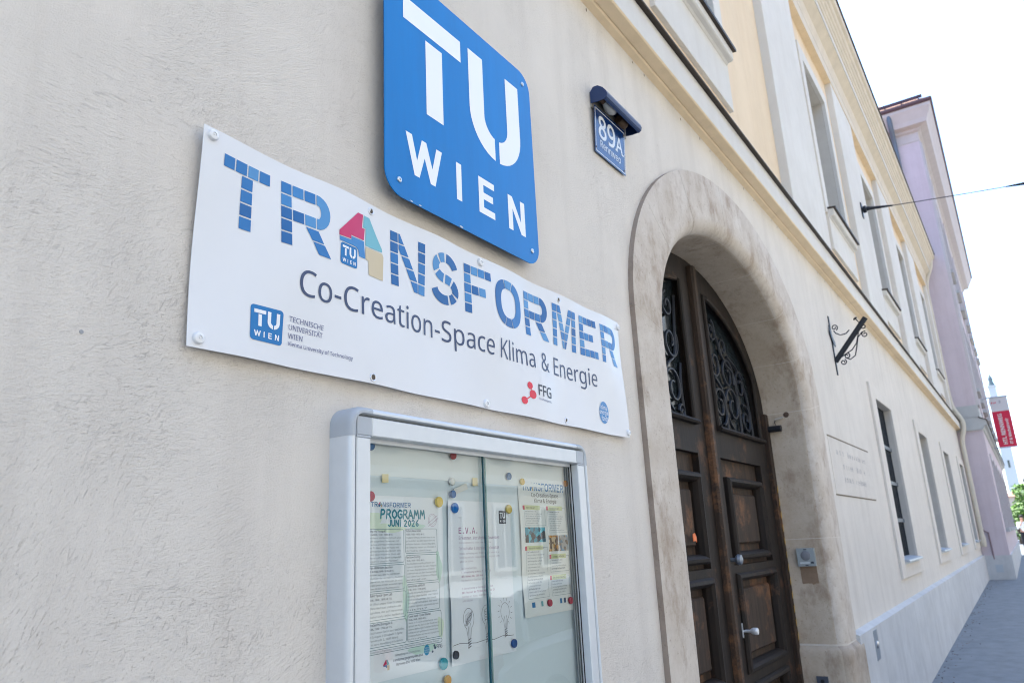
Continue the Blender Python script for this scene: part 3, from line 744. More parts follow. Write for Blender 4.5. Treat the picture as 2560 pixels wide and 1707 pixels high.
def letter_R(x0, s=1.0):
    T = [(0, .0288, r) for r in range(5)] + [(.0322, .0630, 0), (.0664, .0975, 0), (.0322, .0630, 2), (.0664, .0975, 2)]
    P = tiles_for(x0, [(a * s, b * s, r) for a, b, r in T])
    cz = 2.6175; c0 = x0 + .101 * s; o = []; i_ = []
    for k in range(13):
        a = -math.pi / 2 + math.pi * k / 12; o.append((c0 + .0415 * s * max(0, math.cos(a)), cz + .0465 * math.sin(a))); i_.append((c0 + .010 * s * max(0, math.cos(a)) + (.003 if 0 < k < 12 else 0), cz + .0181 * math.sin(a)))
    P.append(o + i_[::-1])
    P.append([(x0 + .0869 * s, 2.538), (x0 + .1235 * s, 2.538), (x0 + .1055 * s, 2.5665), (x0 + .068 * s, 2.5665)])
    P.append([(x0 + .1075 * s, 2.5065), (x0 + .147 * s, 2.5065), (x0 + .1258 * s, 2.535), (x0 + .0892 * s, 2.535)])
    return P
def hclip(poly, z0, z1):
    def cut(p, zc, keep_above):
        out = []
        for k in range(len(p)):
            a, b = p[k], p[(k + 1) % len(p)]; ia = (a[1] >= zc) == keep_above or a[1] == zc; ib = (b[1] >= zc) == keep_above or b[1] == zc
            if ia: out.append(a)
            if ia != ib: t = (zc - a[1]) / (b[1] - a[1]); out.append((a[0] + (b[0] - a[0]) * t, zc))
        return out
    q = cut(poly, z0, True); return cut(q, z1, False) if q else q
def slant(pl):                     # cut a slanted bar into the five tile rows
    return [q for q in (hclip(pl, rt(r)[1], rt(r)[0]) for r in range(5)) if len(q) > 2]
LET = []
LET.append(tiles_for(.8801, [(0, .028, 0), (.0318, .0616, 0), (.0655, .0931, 0), (.0968, .1256, 0)] + [(.0494, .0794, r) for r in (1, 2, 3, 4)]))
LET.append(letter_R(1.0372))
NX = tiles_for(1.4065, [(0, .0285, r) for r in range(5)] + [(.1105, .139, r) for r in range(5)])
NX += slant([(1.4385, 2.664), (1.4435, 2.664), (1.5140, 2.5355), (1.5140, 2.5065), (1.4985, 2.5065), (1.4385, 2.6175)])
LET.append(NX)
cl = []
for k in range(25): a = R(12 + 258 * k / 24); cl.append((1.6385 + .0455 * math.cos(a), 2.6175 + .0325 * math.sin(a)))
for k in range(1, 25): a = R(90 - 258 * k / 24); cl.append((1.6385 + .0485 * math.cos(a), 2.5530 + .0325 * math.sin(a)))
def stroke_tile(pts, w_):
    L, Rr = [], []
    for i, p in enumerate(pts):
        a, b = pts[max(i - 1, 0)], pts[min(i + 1, len(pts) - 1)]; dx, dz = b[0] - a[0], b[1] - a[1]; l_ = math.hypot(dx, dz); nx_, nz_ = -dz / l_ * w_ / 2, dx / l_ * w_ / 2
        L.append((p[0] + nx_, p[1] + nz_)); Rr.append((p[0] - nx_, p[1] - nz_))
    return L, Rr
L_, R_ = stroke_tile(cl, .0285); SB = []
for a, b in ((0, 7), (8, 11), (12, 18), (19, 23), (24, 27), (28, 34), (35, 38), (39, 48)): SB.append(('S', L_[a:b + 1], R_[a:b + 1]))
LET.append(SB)
LET.append(tiles_for(1.7305, [(0, .0305, r) for r in range(5)] + [(.034, .0645, 0), (.068, .0985, 0), (.102, .132, 0), (.034, .0645, 2), (.068, .0985, 2)]))
OB = []; cx, cz = 1.9617, 2.586
def sup(a, rx, rz, e=2.5): c, s_ = math.cos(a), math.sin(a); return (cx + rx * abs(c) ** (2 / e) * (1 if c >= 0 else -1), cz + rz * abs(s_) ** (2 / e) * (1 if s_ >= 0 else -1))
aq = [(-74, 74), (77, 103), (106, 254), (257, 283)]
for a0, a1 in aq:
    n = 22 if a1 - a0 > 60 else 4
    OB.append(('S', [sup(R(a0 + (a1 - a0) * k / n), .0818, .080) for k in range(n + 1)], [sup(R(a0 + (a1 - a0) * k / n), .0478, .0502) for k in range(n + 1)]))
LET.append(OB)
LET.append(letter_R(2.0705, 1.02))
MX = tiles_for(2.2500, [(0, .0285, r) for r in range(5)] + [(.1430, .1715, r) for r in range(5)])
MX += slant([(2.2815, 2.664), (2.3040, 2.664), (2.3352, 2.5660), (2.3352, 2.5065), (2.3240, 2.5065), (2.2815, 2.640)]) + slant([(2.3680, 2.664), (2.3900, 2.664), (2.3900, 2.640), (2.3475, 2.5065), (2.3385, 2.5065), (2.3385, 2.5660)])
LET.append(MX)
LET.append(tiles_for(2.4510, [(0, .0295, r) for r in range(5)] + [(.033, .0625, 0), (.066, .0955, 0), (.099, .127, 0), (.033, .0625, 2), (.066, .0955, 2), (.033, .0625, 4), (.066, .0955, 4), (.099, .125, 4)]))
LET.append(letter_R(2.6105))
rnd = random.Random(11)
def add_tile(g, t, y=PR, mi=0):
    if t[0] == 'S':
        a, b = t[1], t[2]; n = len(a); g.add([(x, y, z) for x, z in a] + [(x, y, z) for x, z in b], [(k, k + 1, n + k + 1, n + k) for k in range(n - 1)], mi)
    else: g.flat(t, y, mi)
for li, L in enumerate(LET):
    gg = G(); wts = [4, 3, 2, 1] if li < 6 else [1, 2, 3, 2]
    for t in L: add_tile(gg, t, PR, rnd.choices(range(4), wts)[0])
    drape(gg, bwave, .014).build('tiled_letter', BL, ban, fix=False)
magenta = mat('print_magenta', (.50, .012, .11), .4); teal = mat('print_teal', (.16, .42, .50), .4); sand = mat('print_sand', (.55, .46, .30), .4)
ICON = [(magenta, [(1.2767, 2.6667), (1.2969, 2.6676), (1.2932, 2.6294), (1.3045, 2.6301), (1.3015, 2.5972), (1.2519, 2.595), (1.252, 2.5848), (1.2101, 2.5816), (1.2098, 2.5947)]),
        (teal, [(1.301, 2.6675), (1.3225, 2.668), (1.3734, 2.5963), (1.3746, 2.5869), (1.3077, 2.585), (1.3086, 2.6331), (1.298, 2.6327)]),
        (sand, [(1.3077, 2.5818), (1.3746, 2.5827), (1.3789, 2.5737), (1.3736, 2.5048), (1.3192, 2.5068), (1.3189, 2.5459), (1.3092, 2.5461)]),
        (B3, [(1.2112, 2.5793), (1.2528, 2.5819), (1.2527, 2.5921), (1.3015, 2.5941), (1.3067, 2.5469), (1.2827, 2.5464), (1.2798, 2.562), (1.2698, 2.5682), (1.2122, 2.568)])]
for m_, pl in ICON: gg = G(); gg.flat(pl[::-1], PR); drape(gg, bwave, .014).build('emblem_piece', m_, ban)
tub = mat('print_tu_blue', (.002, .15, .42), .4)
for x0, x1, z0, z1 in ((1.2155, 1.2755, 2.5085, 2.5655), (.966, 1.051, 2.2617, 2.3417)):
    gg = G(); gg.flat(rrect(x0, x1, z0, z1, .008), PR, 0); put_tu(gg, x0, x1, z0, z1, PR - .0004, 1); drape(gg, bwave, .014).build('logo', [tub, mat('print_white', (.78, .79, .82), .4)], ban, fix=False)
navy = mat('print_navy', (.035, .06, .14), .4)
base = 2.3935; cap = .0635
for body, x0, x1 in (('Co-Creation-Space', 1.0905, 1.868), ('Klima', 1.9030, 2.108), ('&', 2.1500, 2.2060), ('Energie', 2.2430, 2.5535)): 
    gg = G(); put_text(gg, body, x0, base, cap, PR, x1 - x0, res=5); drape(gg, bwave, .014).build('subtitle_word', navy, ban, fix=False)
disc = lambda x, z, rx, rz, n=24: [(x + rx * math.cos(2 * math.pi * k / n), z + rz * math.sin(2 * math.pi * k / n)) for k in range(n)]
gg = G(); thin = mat('print_slate', (.10, .11, .24), .4)
for body, z, x1, ch in (('TECHNISCHE', 2.3232, 1.1705, .0122), ('UNIVERSITAT', 2.3040, 1.1685, .0122), ('WIEN', 2.2838, 1.1090, .0122), ('Vienna University of Technology', 2.2672, 1.2635, .0098)): put_text(gg, body, 1.0675, z, ch, PR, x1 - 1.0675, res=3)
for k in (-1, 1): gg.flat(disc(1.1560 + k * .0020, 2.3182, .0011, .0011, 8), PR)
drape(gg, bwave, .02).build('small_print', thin, ban, fix=False)
red = mat('print_red', (.62, .02, .055), .4); gg = G()
disc = lambda x, z, rx, rz, n=24: [(x + rx * math.cos(2 * math.pi * k / n), z + rz * math.sin(2 * math.pi * k / n)) for k in range(n)]
gg.flat(disc(2.0636, 2.3256, .0150, .0125), PR); gg.flat(disc(2.0779, 2.2971, .0200, .0150), PR); gg.flat(disc(2.0280, 2.2713, .0175, .0130), PR)
ribbon(gg, [(2.0636, 2.3256), (2.070, 2.310), (2.0779, 2.2971), (2.052, 2.283), (2.0280, 2.2713)], .004, PR - .0001)
drape(gg, bwave, .02).build('red_dots', red, ban, fix=False)
gg = G(); put_text(gg, 'FFG', 2.1135, 2.3012, .0360, PR, .0945, offset=.012); put_text(gg, 'Forschung wirkt.', 2.1135, 2.2850, .0075, PR, .0950, mi=1); drape(gg, bwave, .02).build('funder_name', [mat('print_ink', (.03, .035, .06), .4), thin], ban, fix=False)
gg = G(); gg.flat(disc(2.6025, 2.3004, .0415, .0432, 32), PR, 0)
put_text(gg, 'klima', 2.573, 2.3115, .0165, PR - .0004, .058, mi=1); put_text(gg, 'energie', 2.562, 2.2930, .0165, PR - .0004, .078, mi=1); put_text(gg, 'fonds', 2.580, 2.2690, .0175, PR - .0004, .056, mi=1); put_text(gg, '+', 2.646, 2.309, .010, PR, mi=0)
drape(gg, bwave, .02).build('fund_emblem', [B3, mat('print_white', (.78, .79, .82))], ban, fix=False)
capm = mat('white_screw_cap', (.74, .75, .77), .4)
for x, z in ((.8464, 2.6915), (.8491, 2.239), (1.8135, 2.6889), (2.7928, 2.6891), (1.8204, 2.2335), (2.789, 2.2378)):
    y = bwave(x, z); g = G(); g.lathe([(.0125, 0), (.0125, .004), (.0105, .0075), (.005, .009), (.0046, .0065), (.0022, .0065), (.0020, .0085), (.0005, .009)], (x, y, z), (0, -1, 0), 20); g.build('screw_cap', capm, ban, smooth=True)
    g = G(); g.lathe([(.004, 0), (.004, .02)], (x, min(-.001, y + .02), z), (0, -1, 0), 8); g.build('screw_shaft', STEEL(), ban)
for x, z in ((1.3291, 2.6913), (1.3308, 2.2344), (2.301, 2.6874), (2.3094, 2.236)):
    y = bwave(x, z); g = G(); n = 20; v = []
    for r_, d_ in ((.0115, 0), (.0105, .0018), (.0085, .0022), (.0068, .0012), (.0065, 0)):
        v += [(x + r_ * math.cos(2 * math.pi * k / n), y - d_, z + r_ * math.sin(2 * math.pi * k / n)) for k in range(n)]
    g.add(v, [(a * n + k, a * n + (k + 1) % n, (a + 1) * n + (k + 1) % n, (a + 1) * n + k) for a in range(4) for k in range(n)]); g.build('eyelet', STEEL(), ban, smooth=True, fix=False)
    g = G(); g.flat(disc(x, z, .0066, .0066), y - .0002); g.build('eyelet_hole', mat('shadow_hole', (.10, .085, .07), .9), ban)

# ------------------------------------------------------------------ house number lamp
hn = thing('house_number_lamp', 'blue enamel house number plate 89A with round lamp hood beside the portal', 'house number', (2.9, 0, 3.5))
eb = mat('blue_enamel_plate', (.008, .03, .12), .15, coat=.15); hb = mat('hood_blue', (.012, .035, .12), .35, var=.15, vscale=15)
PLY = lambda z: -.012 - .012 * (z - 3.51) / .25
def on_plate(gg): h = G(); h.v = [(x, PLY(z) + y, z) for x, y, z in gg.v]; h.f = gg.f; h.m = gg.m; return h
gg = G(); gg.prism([(2.745, 3.508), (3.052, 3.508), (3.062, 3.752), (2.748, 3.742)], 0, .002, 'y'); on_plate(gg).build('plate', eb, hn)
gg = G()
for a, b in (((2.752, 3.517), (3.046, 3.517)), ((3.046, 3.517), (3.054, 3.735)), ((2.760, 3.733), (3.054, 3.735)), ((2.752, 3.517), (2.755, 3.733))): ribbon(gg, [a, b], .0045, -.0006)
put_text(gg, '8', 2.783, 3.600, .108, -.0006, .078, offset=.012, res=5); put_text(gg, '9', 2.872, 3.600, .108, -.0006, .080, offset=.012, res=5); put_text(gg, 'A', 2.955, 3.602, .080, -.0006, .076, offset=.008)
for x in (2.962, 3.026): gg.flat([(x - .012, 3.602), (x + .014, 3.602), (x + .014, 3.609), (x - .012, 3.609)], -.0008)
put_text(gg, 'Rennweg', 2.796, 3.550, .036, -.0006, .205, offset=.004, res=4)
on_plate(gg).build('lettering', mat('enamel_white', (.62, .64, .66), .25), hn, fix=False)
for x, z in ((2.753, 3.532), (3.037, 3.530), (3.048, 3.722), (2.760, 3.722)):
    g = G(); g.lathe([(.004, 0), (.004, .002), (.002, .003)], (x, PLY(z), z), (0, -1, 0), 10); g.build('rusty_screw', mat('rust', (.06, .03, .02), .8), hn)
hp = [(-.006, 3.812), (-.023, 3.834), (-.047, 3.833), (-.072, 3.813), (-.087, 3.791), (-.092, 3.773), (-.088, 3.758), (-.078, 3.752)]
hi = [(y + (.004 if y < -.03 else .001), z - .004) for y, z in hp]
g = G(); g.prism(hp + hi[::-1], 2.752, 3.118, 'x'); hood = g.build('hood', hb, hn, smooth=30)
for x in (2.750, 3.116):
    g = G(); g.prism(hp + [(-.04, 3.752), (-.006, 3.757)], x, x + .004, 'x'); g.build('hood_cap', hb, hn)
g = G(); g.box(2.756, 3.114, -.006, 0.0, 3.74, 3.82); g.build('back_plate', mat('dirty_reflector', (.42, .40, .36), .7, var=.4, vscale=25), hn)
g = G(); g.lathe([(.010, 0), (.012, .02), (.018, .03), (.027, .055), (.030, .08), (.024, .105), (.008, .118)], (2.80, -.045, 3.778), (1, 0, 0), 16); g.build('bulb', mat('cloudy_bulb', (.5, .5, .48), .25), hn, smooth=True)
g = G(); g.lathe([(.016, 0), (.016, .035)], (2.768, -.045, 3.778), (1, 0, 0), 12); g.build('socket', mat('brown_socket', (.10, .055, .025), .7, var=.5, vscale=60), hn, smooth=True); g = G(); g.lathe([(.02, 0), (.03, .03), (.026, .06), (.01, .08)], (2.98, -.035, 3.775), (1, 0, 0), 12); g.build('socket', mat('brown_socket', (.10, .055, .025), .7, var=.5, vscale=60), hn, smooth=True)

# ------------------------------------------------------------------ notice board
NX0, NX1, NZ0, NZ1 = 1.2146, 2.345, 1.10, 2.146
nb = thing('notice_board', 'silver aluminium notice board with two sliding glass panes below the white banner', 'notice board', (1.78, 0, NZ0))
def frame_ring(g, stations, mi=0):
    n = len(stations[0][0]); v = []
    for pts, y in stations: v += [(x, y, z) for x, z in pts]
    g.add(v, [(a * n + k, a * n + (k + 1) % n, (a + 1) * n + (k + 1) % n, (a + 1) * n + k) for a in range(len(stations) - 1) for k in range(n)], mi)
def rr(i, r): return rrect(NX0 + i, NX1 - i, NZ0 + i, NZ1 - i, max(.004, r - i), 8)
g = G(); st = [(rr(0, .045), 0.0), (rr(0, .045), -.052), (rr(.0015, .045), -.060), (rr(.005, .045), -.067), (rr(.010, .045), -.070), (rr(.015, .045), -.069), (rr(.0175, .045), -.064), (rr(.0175, .045), -.01)]
frame_ring(g, st); g.build('casing', ALU(), nb, smooth=45)
cp = ALUC()
def corner(sx, sz):
    x_edge = NX0 if sx < 0 else NX1; z_edge = NZ0 if sz < 0 else NZ1; L = .072; g = G(); lay = [(-.0006, .0), (-.0006, -.052), (.0009, -.0606), (.0045, -.0677), (.010, -.0707), (.0155, -.0696)]
    v = []; n = 0
    for i, y in lay:
        pts = [(x_edge - sx * i, z_edge - sz * L)]
        r = max(.004, .045 - i)
        cxx, czz = x_edge - sx * (i + r), z_edge - sz * (i + r)
        for k in range(9): a = R(90 * k / 8); pts.append((cxx + sx * r * math.cos(a), czz + sz * r * math.sin(a)))
        pts.append((x_edge - sx * L, z_edge - sz * i)); n = len(pts); v += [(x, y, z) for x, z in pts]
    g.add(v, [(a * n + k, a * n + k + 1, (a + 1) * n + k + 1, (a + 1) * n + k) for a in range(len(lay) - 1) for k in range(n - 1)]); g.build('corner_cap', cp, nb, smooth=45)
for sx in (-1, 1):
    for sz in (-1, 1): corner(sx, sz)
g = G()
for q in ((NX0 + .017, NX0 + .03, NZ0 + .017, NZ1 - .017), (NX1 - .03, NX1 - .017, NZ0 + .017, NZ1 - .017), (NX0 + .03, NX1 - .03, NZ0 + .017, NZ0 + .03), (NX0 + .03, NX1 - .03, NZ1 - .03, NZ1 - .017)): g.box(q[0], q[1], -.024, -.022, q[2], q[3])
g.build('gap_floor', mat('dark_gap', (.008, .009, .02), .7), nb)
# inner door frame
FX0, FX1, FZ0, FZ1, FT = 1.238, 2.3225, 1.124, 2.1225, .045
def door_bar(x0, x1, z0, z1): g = G(); g.cbox(x0, x1, -.0665, -.040, z0, z1, .0025); g.build('frame_bar', ALU(), nb)
door_bar(FX0 + .05, FX1 - .05, FZ1 - FT, FZ1); door_bar(FX0 + .05, FX1 - .05, FZ0, FZ0 + FT); door_bar(FX0, FX0 + FT, FZ0 + .05, FZ1 - .05); door_bar(FX1 - FT, FX1, FZ0 + .05, FZ1 - .05)
for x0, x1 in ((FX0, FX0 + .0498), (FX1 - .0498, FX1)):
    for z0, z1 in ((FZ0, FZ0 + .0498), (FZ1 - .0498, FZ1)):
        left, low = x0 == FX0, z0 == FZ0; t = FT
        xa, xb = (x0, x0 + t) if left else (x1 - t, x1); za, zb = (z0, z0 + t) if low else (z1 - t, z1)
        P_ = [(x0, za), (x1, za), (x1, zb), (x0, zb)]
        g = G(); g.cbox(x0, x1, -.0662, -.040, za, zb, .002); g.cbox(xa, xb, -.0662, -.040, *((zb, z1) if low else (z0, za)), .0005); g.build('frame_corner', cp, nb)
GX0, GX1, GZ0, GZ1 = FX0 + FT, FX1 - FT, FZ0 + FT, FZ1 - FT
g = G()
for y in (-.0385, -.0300, -.0215): g.box(GX0 - .004, GX1 + .004, y, y + .003, GZ1 - .010, GZ1 + .004); g.box(GX0 - .004, GX1 + .004, y, y + .003, GZ0 - .004, GZ0 + .010); g.box(GX1 - .008, GX1 + .004, y, y + .003, GZ0, GZ1)
g.build('glass_track', ALU(), nb)
g = G(); g.box(GX0 - .012, GX1 + .012, -.0100, -.0075, GZ0 - .012, GZ1 + .012); g.build('back_panel', mat('green_white_panel', (.66, .78, .87), .35, var=.04, vscale=4), nb)
g = G()
for q in (((GX1 + .010, -.04), (GX1 + .010, -.008)), ((GX0 - .010, -.04), (GX0 - .010, -.008))): g.add([(q[0][0], q[0][1], GZ0 - .01), (q[1][0], q[1][1], GZ0 - .01), (q[1][0], q[1][1], GZ1 + .01), (q[0][0], q[0][1], GZ1 + .01)], [(0, 1, 2, 3)])
for z in (GZ0 - .01, GZ1 + .01): g.add([(GX0 - .01, -.04, z), (GX1 + .01, -.04, z), (GX1 + .01, -.008, z), (GX0 - .01, -.008, z)], [(0, 1, 2, 3)])
g.build('inner_lining', ALU(), nb)
g = G(); g.box(GX1 - .014, GX1 - .004, -.0345, -.0335, GZ0, GZ1); g.box(GX1 - .005, GX1 + .002, -.0395, -.0385, GZ0, GZ1); g.build('rubber_seal', mat('black_rubber', (.01, .01, .015), .6), nb)
edge = mat('green_glass_edge', (.004, .06, .085), .15)
for (x0, x1, y) in ((GX0 - .005, 1.790, -.0280), (1.770, GX1 + .002, -.0365)):
    g = G(); g.add([(x0, y, GZ0), (x1, y, GZ0), (x1, y, GZ1), (x0, y, GZ1)], [(0, 1, 2, 3)]); pn = g.build('glass_pane', MATS['case_glass'], nb, fix=False)
    g = G(); xe = x0 if x0 > 1.5 else x1
    g.box(xe - .0022, xe + .0022, y - .0005, y + .0050, GZ0, GZ1); g.build('pane_edge', edge if x0 > 1.5 else mat('pale_glass_edge', (.22, .40, .42), .2), pn)

# ------------------------------------------------------------------ papers in the board
PB = -.0112
def paper(name, label, x0, x1, z0, z1, fn, m, tilt=0.0, cat='poster', n=(12, 16)):
    t = thing(name, label, cat, ((x0 + x1) / 2, PB, z0))
    g = G(); v = []
    for j in range(n[1] + 1):
        for i in range(n[0] + 1): x = x0 + (x1 - x0) * i / n[0]; z = z0 + (z1 - z0) * j / n[1]; v.append((x, fn(x, z), z))
    g.add(v, [(j * (n[0] + 1) + i, j * (n[0] + 1) + i + 1, (j + 1) * (n[0] + 1) + i + 1, (j + 1) * (n[0] + 1) + i) for j in range(n[1]) for i in range(n[0])])
    g.build('sheet', m, t, smooth=60, fix=False); return t
pap = mat('poster_paper', (.80, .87, .96), .55)
pap2 = mat('cream_paper', (.76, .82, .85), .55)
PP = -.0005
def box_outline(gg, x0, x1, z0, z1, w_=.0011, r=.006, mi=0):
    ring_flat(gg, rrect(x0, x1, z0, z1, r, 4), rrect(x0 + w_, x1 - w_, z0 + w_, z1 - w_, r - w_, 4), PP, mi)
# programme poster
QX0, QX1, QZ0, QZ1 = 1.302, 1.604, 1.524, 1.946
def f1(x, z): return PB - .0010 - .0012 * (1 + math.sin((z - QZ0) * 17 + x * 3)) - .004 * max(0, (x - 1.56) / .045) ** 2 * (.5 + .5 * math.sin((z - 1.5) * 21))
t = paper('programme_poster', 'programme poster for June 2026 with boxed events behind the left glass pane', QX0, QX1, QZ0, QZ1, f1, pap)
teal_t = mat('print_petrol', (.015, .22, .32), .5); ink = mat('print_ink_blue', (.055, .10, .20), .5); soft = mat('print_soft_ink', (.20, .27, .36), .5); mint = mat('print_mint', (.56, .76, .72), .5); lime = mat('print_lime', (.70, .83, .72), .5)
def small_logo(gg, x0, x1, z0, z1, mis, y=PP):
    """the tiled word mark at poster size; mis = material slots (blue, magenta, teal, sand)"""
    sx = (x1 - x0) / (2.7585 - .8801); sz = (z1 - z0) / .158
    fx = lambda p: (x0 + (p[0] - .8801) * sx, z0 + (p[1] - 2.506) * sz)
    for L in LET:
        for tl in L:
            if tl[0] == 'S': add_tile(gg, ('S', [fx(p) for p in tl[1]], [fx(p) for p in tl[2]]), y, mis[0])
            else: gg.flat([fx(p) for p in tl], y, mis[0])
    for k, (m_, pl) in enumerate(ICON): gg.flat([fx(p) for p in pl[::-1]], y, mis[(1, 2, 3, 0)[k]])
    a, b = fx((1.2155, 2.5085)), fx((1.2755, 2.5655)); gg.flat([a, (b[0], a[1]), b, (a[0], b[1])], y, mis[0])
gg = G(); blob = lambda x, z, rx, rz, mi, sd: gg.flat([(x + rx * (1 + .25 * math.sin(3 * a + sd)) * math.cos(a), z + rz * (1 + .25 * math.cos(2 * a + sd)) * math.sin(a)) for a in [2 * math.pi * k / 22 for k in range(22)]], PP + .0002, mi)
blob(1.345, 1.885, .028, .026, 1, 0); blob(1.40, 1.868, .05, .010, 1, 2); blob(1.50, 1.872, .03, .009, 0, 1); blob(1.585, 1.77, .012, .035, 0, 2); blob(1.587, 1.62, .010, .03, 1, .5); blob(1.455, 1.70, .012, .05, 0, 1.7); blob(1.52, 1.575, .05, .012, 0, 0)
drape(gg, f1, .03).build('background_print', [mint, lime], t, fix=False)
gg = G(); small_logo(gg, 1.338, 1.481, 1.9185, 1.9305, (0, 1, 2, 3)); drape(gg, f1, 0).build('word_mark', [B2, magenta, teal, sand], t, fix=False)
ST = {'P': [[(0, 0), (.1, 1), (.45, 1), (.6, .8), (.45, .5), (.05, .45)]], 'R': [[(0, 0), (.1, 1), (.45, 1), (.6, .8), (.4, .5), (.08, .5)], [(.3, .5), (.65, 0)]], 'O': [[(.35, 1), (.05, .7), (.05, .3), (.35, 0), (.65, .3), (.65, .7), (.35, 1)]], 'G': [[(.65, .85), (.35, 1), (.05, .7), (.05, .3), (.35, 0), (.65, .2), (.65, .5), (.4, .5)]], 'A': [[(0, 0), (.3, 1), (.65, 0)], [(.12, .35), (.55, .35)]], 'M': [[(0, 0), (.15, 1), (.38, .4), (.62, 1), (.75, 0)]], 'J': [[(.5, 1), (.5, .2), (.25, 0), (0, .2)]], 'U': [[(0, 1), (.05, .2), (.3, 0), (.55, .2), (.6, 1)]], 'N': [[(0, 0), (.05, 1), (.55, 0), (.6, 1)]], 'I': [[(.1, 0), (.1, 1)]], '2': [[(0, .8), (.25, 1), (.5, .8), (.4, .5), (0, 0), (.55, 0)]], '0': [[(.3, 1), (.05, .6), (.1, .2), (.3, 0), (.52, .3), (.55, .7), (.3, 1)]], '6': [[(.5, 1), (.15, .65), (.05, .25), (.3, 0), (.55, .2), (.45, .45), (.1, .35)]], ' ': []}
WD = {'I': .2, 'M': .75, ' ': .3, 'J': .5}
def hand(gg, body, x, z, h, width, lw, mi=0):
    tot = sum(WD.get(c, .62) + .22 for c in body) - .22; s = width / tot
    for c in body:
        for pl in ST[c]: ribbon(gg, [(x + p[0] * s, z + p[1] * h) for p in pl], lw, PP, mi, 6)
        x += (WD.get(c, .62) + .22) * s
gg = G(); hand(gg, 'PROGRAMM', 1.371, 1.8915, .0205, .163, .0046); hand(gg, 'JUNI 2026', 1.397, 1.8725, .0150, .113, .0034); drape(gg, f1, 0).build('heading', teal_t, t, fix=False)
gg = G(); ring_flat(gg, disc(1.565, 1.888, .0165, .0165), disc(1.565, 1.888, .0158, .0158), PP); ring_flat(gg, disc(1.565, 1.888, .0125, .0125), disc(1.565, 1.888, .0120, .0120), PP); ribbon(gg, [(1.546, 1.878), (1.584, 1.900)], .0008, PP); ribbon(gg, [(1.549, 1.872), (1.587, 1.893)], .0008, PP)
drape(gg, f1, 0).build('stamp', mat('print_mauve', (.32, .20, .36), .5), t, fix=False)
EV = [(1.309, 1.4525, 1.8663, 1.7850, 'Pimp my Tetrapak!', '01. & 08.06.; 16:00 - 18:00, ab 8 J.', ['Dein leerer Milchkarton hat noch lange', 'nicht ausgedient! Gemeinsam mit', 'Franziska, einer Maschinenbaustudentin', 'der TU Wien, baut ihr Autos mit', 'Gummibandantrieb. Aber Moment - echte', 'Autos fahren mit Benzin, Strom oder', 'Wasserstoff! Was davon ist eigentlich', 'besser für unseren Planeten?']),
      (1.309, 1.4535, 1.7815, 1.7226, 'Vom Abfall zum Baustein', '02. & 09.06.; 16:00 - 18:00, ab 8 J.', ['Probiert aus, wie ihr mit Resten,', 'Naturmaterialen und Recycling-Baustellen', 'bauen könnt. Aus Materialen, die sonst', 'im Müll landen würden, entstehen eigene', 'kleine Möbel und Raumbausteine']),
      (1.309, 1.4570, 1.7190, 1.6584, 'Maker Space Open Lab', '11.06.; 16:00 - 18:00, ab 12 J.', ['Wir öffnen unsere Türen für unsere', 'offene Werkstatt und laden alle', 'Jugendliche, aber auch Interessierten,', 'kreativen Köpfe, Familien, Nachbarn und']),
      (1.309, 1.4595, 1.6540, 1.5990, 'Straßenfest Eurogate II', '05.06.; 15:00 - 17:00, ab 12 J.', ['Besucht unsere Station beim Straßenfest', 'im Eurogate II (Elisabeth-T.-Spira-', 'Promenade 2, 1030 Wien)', 'Es ist keine Anmeldung erforderlich!']),
      (1.4573, 1.5815, 1.8663, 1.8057, 'Future Wearables', '15.06.; 16:00 - 18:00, ab 8 J.', ['Tragbarer Schmuck, der mehr kann als nur', 'gut aussehen: aus alten Materialien und', 'einfachen Bauteilen entstehen Wearables,', 'die Temperatur messen - um Hitzeinseln in', 'der Stadt zu identifizieren.']),
      (1.4573, 1.5825, 1.8020, 1.7364, 'Re-Grow the City', '16.06.; 16:00 - 18:00, ab 8 J.', ['Hey Stadtdschungel-Expertinnen und', 'Experten: Verwandelt den alten Parkplatz', 'zur neuen Begegnungszone. Entdeckt', 'spielerisch wie aus alten Baumaterialien', 'neue Lebensräume für Bienen und Pflanzen', 'entstehen.']),
      (1.4590, 1.5855, 1.7325, 1.6655, 'Stimmt das wirklich?', '22.06.; 15:00 - 17:00, ab 8 J.', ['Plastik ist schlecht, Biopaste ist gut.', 'Recycling rettet die Welt - oder? Überall', 'hören wir Behauptungen über Umwelt,', 'Technik und Nachhaltigkeit. Aber woher', 'wissen wir eigentlich, was stimmt und was', 'nicht?']),
      (1.4625, 1.5905, 1.6620, 1.5980, 'Coole Stadt - Coole Räume!', '23.06.; 16:00 - 18:00, ab 8 J.', ['Wenn es draußen immer heißer wird,', 'spüren wir das auch in der Stadt und in', 'unseren Wohnungen. In diesem Workshop', 'entdecken wir gemeinsam, warum sich', 'Räume aufheizen und was wir dagegen tun', 'können.'])]
go, gb, gs = G(), G(), G()
for x0, x1, z1, z0, h, dte, lines in EV:
    box_outline(go, x0, x1, z0, z1); xl = max(x0 + .004, 1.3300 if x0 < 1.4 else 0); n = len(lines) + 2; p = (z1 - z0 - .004) / n
    put_text(gb, h, xl, z1 - .0078, min(.0052, p * .62), PP, offset=.008, res=2); put_text(gb, dte, xl, z1 - .0078 - p, min(.0042, p * .5), PP, offset=.008, res=1)
    for k, ln in enumerate(lines): put_text(gs, ln, xl, z1 - .0078 - p * (k + 2), min(.0046, p * .52), PP, (x1 - xl - .006) * (.55 + .45 * len(ln) / 41), res=1)
box_outline(go, 1.309, 1.592, 1.5840, 1.5945); put_text(gs, 'Workshops im Transformer sind Hands-On und kostenlos! Anmeldung auf unserer Website!', 1.335, 1.5875, .0040, PP, .245, res=1)
